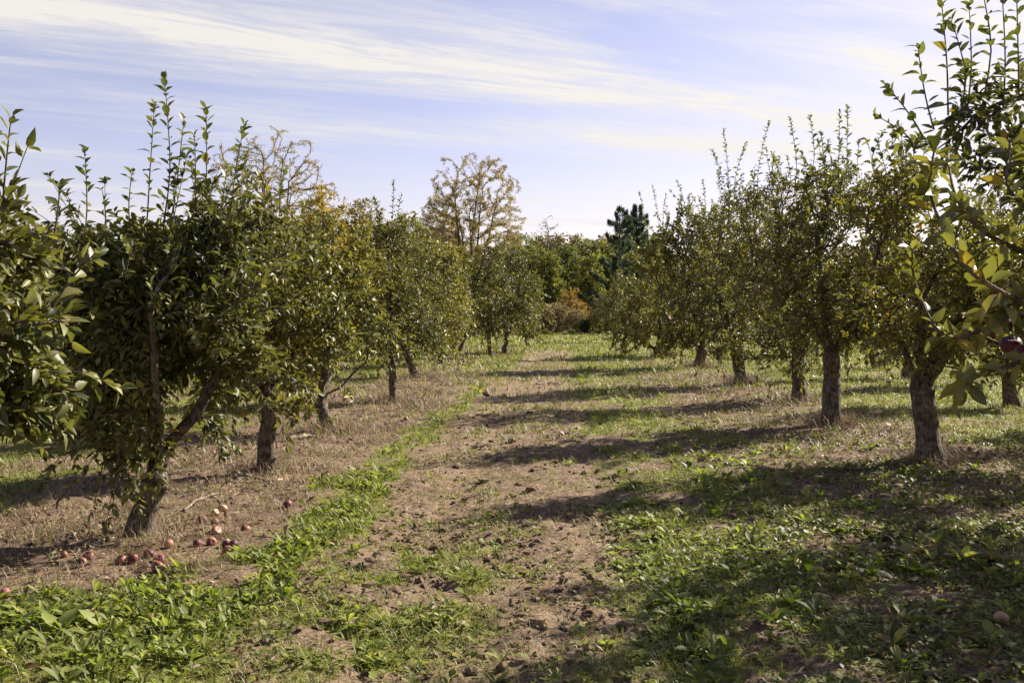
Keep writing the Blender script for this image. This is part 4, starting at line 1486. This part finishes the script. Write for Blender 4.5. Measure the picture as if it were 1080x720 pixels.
# tall dry tufts about the trunk feet
for key, n, h in [('L1', 110, 0.15), ('L2', 110, 0.14), ('L3', 160, 0.2), ('L4', 140, 0.2), ('L5', 120, 0.2), ('R1', 160, 0.17), ('R2', 140, 0.18), ('R3', 130, 0.2), ('R4', 240, 0.3), ('R5', 160, 0.35), ('R6', 160, 0.35)]:
    lx, ly, _ = T[key].location
    a = rng.random(n) * 6.28
    rr = 0.12 + np.abs(rng.normal(size=n)) * 0.28
    blades(st, lx + np.cos(a) * rr + 0.05, ly + np.sin(a) * rr, h, 0.004 + 0.0003 * ly, (0.6, 0.25), 0.4, 3, 0.04)
o = st.build('dry_grass', [M['straw']])
tag(o, 'tan dry grass and straw on the tree strips and littering the lane', 'dry grass', kind='stuff')

# --- fallen leaves
fl = MB()
for y0, y1, dens, size in [(3.0, 8, 300, 0.05), (8, 15, 110, 0.058), (15, 30, 18, 0.085)]:
    x, y = scatter(y0, y1, dens, int(y0 * 51) + 2)
    p = 0.10 + 0.8 * sstep(0.5, 2.2, x) * (1 - sstep(5.5, 7, x)) + 0.30 * (1 - sstep(-2.8, -2.0, x))
    ok = rng.random(len(x)) < p
    x, y = x[ok], y[ok]
    n = len(x)
    az = rng.random(n) * 6.28
    d = np.stack([np.cos(az), np.sin(az), rng.normal(size=n) * 0.25], 1)
    nr = np.array([0, 0, 1.0]) + rng.normal(size=(n, 3)) * 0.45
    L = size * rng.uniform(0.6, 1.3, n)
    place(fl, np.stack([x, y, height(x, y) + 0.012 + rng.random(n) * 0.03], 1), d, nr, L, L, T_FINE if y0 < 8 else T_MID, np.clip(rng.normal(0.45, 0.28, n), 0, 1))
o = fl.build('fallen_leaves', [M['litter']])
tag(o, 'brown and yellow fallen leaves scattered under the trees', 'fallen leaves', kind='stuff')

# --- clods of earth on the lane
cd = MB()
ico_v = np.array([(0, 0, 1), (.894, 0, .447), (.276, .851, .447), (-.724, .526, .447), (-.724, -.526, .447), (.276, -.851, .447),
                  (.724, .526, -.447), (-.276, .851, -.447), (-.894, 0, -.447), (-.276, -.851, -.447), (.724, -.526, -.447), (0, 0, -1)])
ico_f = np.array([(0, 1, 2), (0, 2, 3), (0, 3, 4), (0, 4, 5), (0, 5, 1), (1, 6, 2), (2, 7, 3), (3, 8, 4), (4, 9, 5), (5, 10, 1), (6, 7, 2), (7, 8, 3), (8, 9, 4), (9, 10, 5), (10, 6, 1),
                  (11, 7, 6), (11, 8, 7), (11, 9, 8), (11, 10, 9), (11, 6, 10)])
for y0, y1, dens, size in [(3, 9, 420, 0.0085), (9, 18, 70, 0.011), (18, 40, 5, 0.015)]:
    x, y = scatter(y0, y1, dens, int(y0 * 7) + 4, -2.3, 2.0)
    g, s, lane = cover(x, y)
    ok = rng.random(len(x)) < (0.15 + 0.85 * sstep(0.42, 0.62, fbm(x * 1.3, y * 1.3, 3, 99))) * (0.2 + 0.8 * lane) * (1 - 0.7 * g)
    x, y = x[ok], y[ok]
    n = len(x)
    s_ = size * np.exp(rng.normal(size=n) * 0.55)
    V = ico_v[None] * (1 + rng.normal(size=(n, 12, 1)) * 0.22) * s_[:, None, None] * np.array([1.2, 1.0, 0.7])
    V = V + np.stack([x, y, height(x, y) + s_ * 0.25], 1)[:, None]
    cd.add(V.reshape(-1, 3), [(ico_f[None] + (np.arange(n) * 12)[:, None, None]).reshape(-1, 3)], 0, 0.5, False)
o = cd.build('soil_clods', [M['ground']])
a = o.data.attributes.new('cover', 'FLOAT_COLOR', 'POINT')
a.data.foreach_set('color', np.tile(np.array([0, 0, 1, 1], np.float32), len(o.data.vertices)))
tag(o, 'small crumbs and clods of brown earth lying on the lane', 'soil clods', kind='stuff')

# ------------------------------------------------------------------ light and sky
SUN_AZ, SUN_EL = R(52), R(33)      # measured from the lane direction (+Y) towards +X
sv = Vector((math.sin(SUN_AZ) * math.cos(SUN_EL), math.cos(SUN_AZ) * math.cos(SUN_EL), math.sin(SUN_EL)))
ld = bpy.data.lights.new('sun', 'SUN')
ld.energy = 5.0
ld.angle = R(0.53)
ld.color = (1.0, 0.93, 0.82)
lo = bpy.data.objects.new('sun', ld)
lo.rotation_euler = sv.to_track_quat('Z', 'Y').to_euler()
lo.location = sv * 60
COL.objects.link(lo)

w = bpy.data.worlds.new('World')
scene.world = w
w.use_nodes = True
nt = w.node_tree
nt.nodes.clear()
L = nt.links.new
wo = node(nt, 'ShaderNodeOutputWorld')
bg = node(nt, 'ShaderNodeBackground')
bg.inputs['Strength'].default_value = 0.050
sky = node(nt, 'ShaderNodeTexSky', sky_type='NISHITA')
sky.sun_disc = False
sky.sun_elevation = SUN_EL
sky.sun_rotation = SUN_AZ
sky.air_density = 1.0
sky.dust_density = 0.5
tc = node(nt, 'ShaderNodeTexCoord')
sp = node(nt, 'ShaderNodeSeparateXYZ')
L(tc.outputs['Generated'], sp.inputs[0])


def mth(op, a, b=None, c=None):
    n = node(nt, 'ShaderNodeMath', operation=op)
    for i, v in enumerate((a, b, c)):
        if v is None:
            continue
        if isinstance(v, (int, float)):
            n.inputs[i].default_value = v
        else:
            L(v, n.inputs[i])
    return n.outputs[0]


zc = mth('MAXIMUM', sp.outputs[2], 0.045)
px_, py_ = mth('DIVIDE', sp.outputs[0], zc), mth('DIVIDE', sp.outputs[1], zc)
# cloud-sheet coordinates: u along the cirrus streaks, v across
cu, cv = 0.857, 0.516
u = mth('ADD', mth('MULTIPLY', px_, cu), mth('MULTIPLY', py_, cv))
v = mth('ADD', mth('MULTIPLY', px_, -cv), mth('MULTIPLY', py_, cu))


def cnoise(su, sv_, off, detail=7, rough=0.6, dist=0.0, scale=1.0):
    cb = node(nt, 'ShaderNodeCombineXYZ')
    L(mth('MULTIPLY', u, su), cb.inputs[0])
    L(mth('MULTIPLY', v, sv_), cb.inputs[1])
    cb.inputs[2].default_value = off
    n = node(nt, 'ShaderNodeTexNoise')
    n.inputs['Scale'].default_value = scale
    n.inputs['Detail'].default_value = detail
    n.inputs['Roughness'].default_value = rough
    n.inputs['Distortion'].default_value = dist
    L(cb.outputs[0], n.inputs['Vector'])
    return n.outputs[0]


n_w = cnoise(0.6, 0.9, 3.3, 5)                   # waviness of the streaks
vw = mth('ADD', v, mth('MULTIPLY', mth('SUBTRACT', n_w, 0.5), 0.9))
n_s = cnoise(0.28, 0.95, 1.7, 8, 0.60, 0.8)       # streaky texture
n_f = cnoise(1.0, 4.6, 8.1, 10, 0.70, 1.6)        # fine wisps


def band(center, width, strength):
    t = mth('DIVIDE', mth('SUBTRACT', vw, center), width)
    return mth('MULTIPLY', mth('EXPONENT', mth('MULTIPLY', mth('MULTIPLY', t, t), -1.0)), strength)


ss = node(nt, 'ShaderNodeMapRange', interpolation_type='SMOOTHSTEP')
ss.inputs[1].default_value = 1.6
ss.inputs[2].default_value = 3.6
L(u, ss.inputs[0])
rt_ = ss.outputs[0]
mask = band(3.61, 0.26, 0.85)
mask = mth('ADD', mask, mth('MULTIPLY', band(2.85, 0.28, 1.1), rt_))
mask = mth('ADD', mask, mth('MULTIPLY', band(2.15, 0.2, 1.0), rt_))
mask = mth('ADD', mask, mth('MULTIPLY', band(4.5, 0.45, 0.75), rt_))
ss2 = node(nt, 'ShaderNodeMapRange', interpolation_type='SMOOTHSTEP')
ss2.inputs[1].default_value = 0.44
ss2.inputs[2].default_value = 0.72
L(n_s, ss2.inputs[0])
mask = mth('ADD', mask, mth('MULTIPLY', ss2.outputs[0], 0.6))
ss3 = node(nt, 'ShaderNodeMapRange', interpolation_type='SMOOTHSTEP')
ss3.inputs[1].default_value = 0.34
ss3.inputs[2].default_value = 0.66
L(n_f, ss3.inputs[0])
mask = mth('MULTIPLY', mask, mth('MULTIPLY_ADD', ss3.outputs[0], 0.62, 0.55))
mask = mth('ADD', mask, 0.04)
hz = node(nt, 'ShaderNodeMapRange', interpolation_type='SMOOTHSTEP')
hz.inputs[1].default_value = 0.22
hz.inputs[2].default_value = 0.02
L(sp.outputs[2], hz.inputs[0])
mask = mth('ADD', mask, mth('MULTIPLY', hz.outputs[0], 0.22))
clr = node(nt, 'ShaderNodeMapRange', interpolation_type='SMOOTHSTEP')   # clear blue overhead, cirrus towards the horizon
clr.inputs[1].default_value = 0.62
clr.inputs[2].default_value = 0.36
L(sp.outputs[2], clr.inputs[0])
mask = mth('MULTIPLY', mask, mth('MULTIPLY_ADD', clr.outputs[0], 0.94, 0.06))
mask = mth('MINIMUM', mth('MAXIMUM', mask, 0.0), 1.0)
tint = node(nt, 'ShaderNodeMix', data_type='RGBA', blend_type='MULTIPLY')
tint.inputs[0].default_value = 1
L(sky.outputs[0], tint.inputs[6])
tint.inputs[7].default_value = (1.30, 0.99, 1.08, 1)
# thin cloud lights up towards the sun
dt = node(nt, 'ShaderNodeVectorMath', operation='DOT_PRODUCT')
L(tc.outputs['Generated'], dt.inputs[0])
dt.inputs[1].default_value = sv
glow = mth('MULTIPLY_ADD', mth('POWER', mth('MAXIMUM', dt.outputs['Value'], 0.0), 3.0), 1.2, 6.3)
cc = node(nt, 'ShaderNodeMix', data_type='RGBA', blend_type='MULTIPLY')
cc.inputs[0].default_value = 1
cc.inputs[6].default_value = (1.0, 0.96, 0.91, 1)
L(glow, cc.inputs[7])
mx = node(nt, 'ShaderNodeMix', data_type='RGBA')
L(mask, mx.inputs[0])
L(tint.outputs[2], mx.inputs[6])
L(cc.outputs[2], mx.inputs[7])
L(mx.outputs[2], bg.inputs['Color'])
L(bg.outputs[0], wo.inputs[0])

# ------------------------------------------------------------------ camera and render settings
cd_ = bpy.data.cameras.new('camera')
cd_.sensor_width = 36
cd_.lens = 36 * F / 1080
cd_.clip_start = 0.05
cd_.clip_end = 3000
co = bpy.data.objects.new('camera', cd_)
co.location = CAM + np.array([0, 0, float(height(0, 0))])
co.rotation_euler = (math.pi / 2 - PITCH, 0, YAW)
COL.objects.link(co)
scene.camera = co

scene.render.engine = 'CYCLES'
cy = scene.cycles
cy.use_denoising = True
cy.denoiser = 'OPENIMAGEDENOISE'
cy.denoising_input_passes = 'RGB_ALBEDO_NORMAL'
cy.denoising_prefilter = 'ACCURATE'
cy.max_bounces = 6
cy.diffuse_bounces = 3
cy.glossy_bounces = 2
cy.transmission_bounces = 3
cy.transparent_max_bounces = 4
cy.sample_clamp_indirect = 6
vs = scene.view_settings
vs.view_transform = 'Standard'
vs.look = 'None'
vs.exposure = 1.5
vs.gamma = 1
vs.use_curve_mapping = False
print('leaves', LEAFN[0], 'verts', sum(len(m.vertices) for m in bpy.data.meshes))
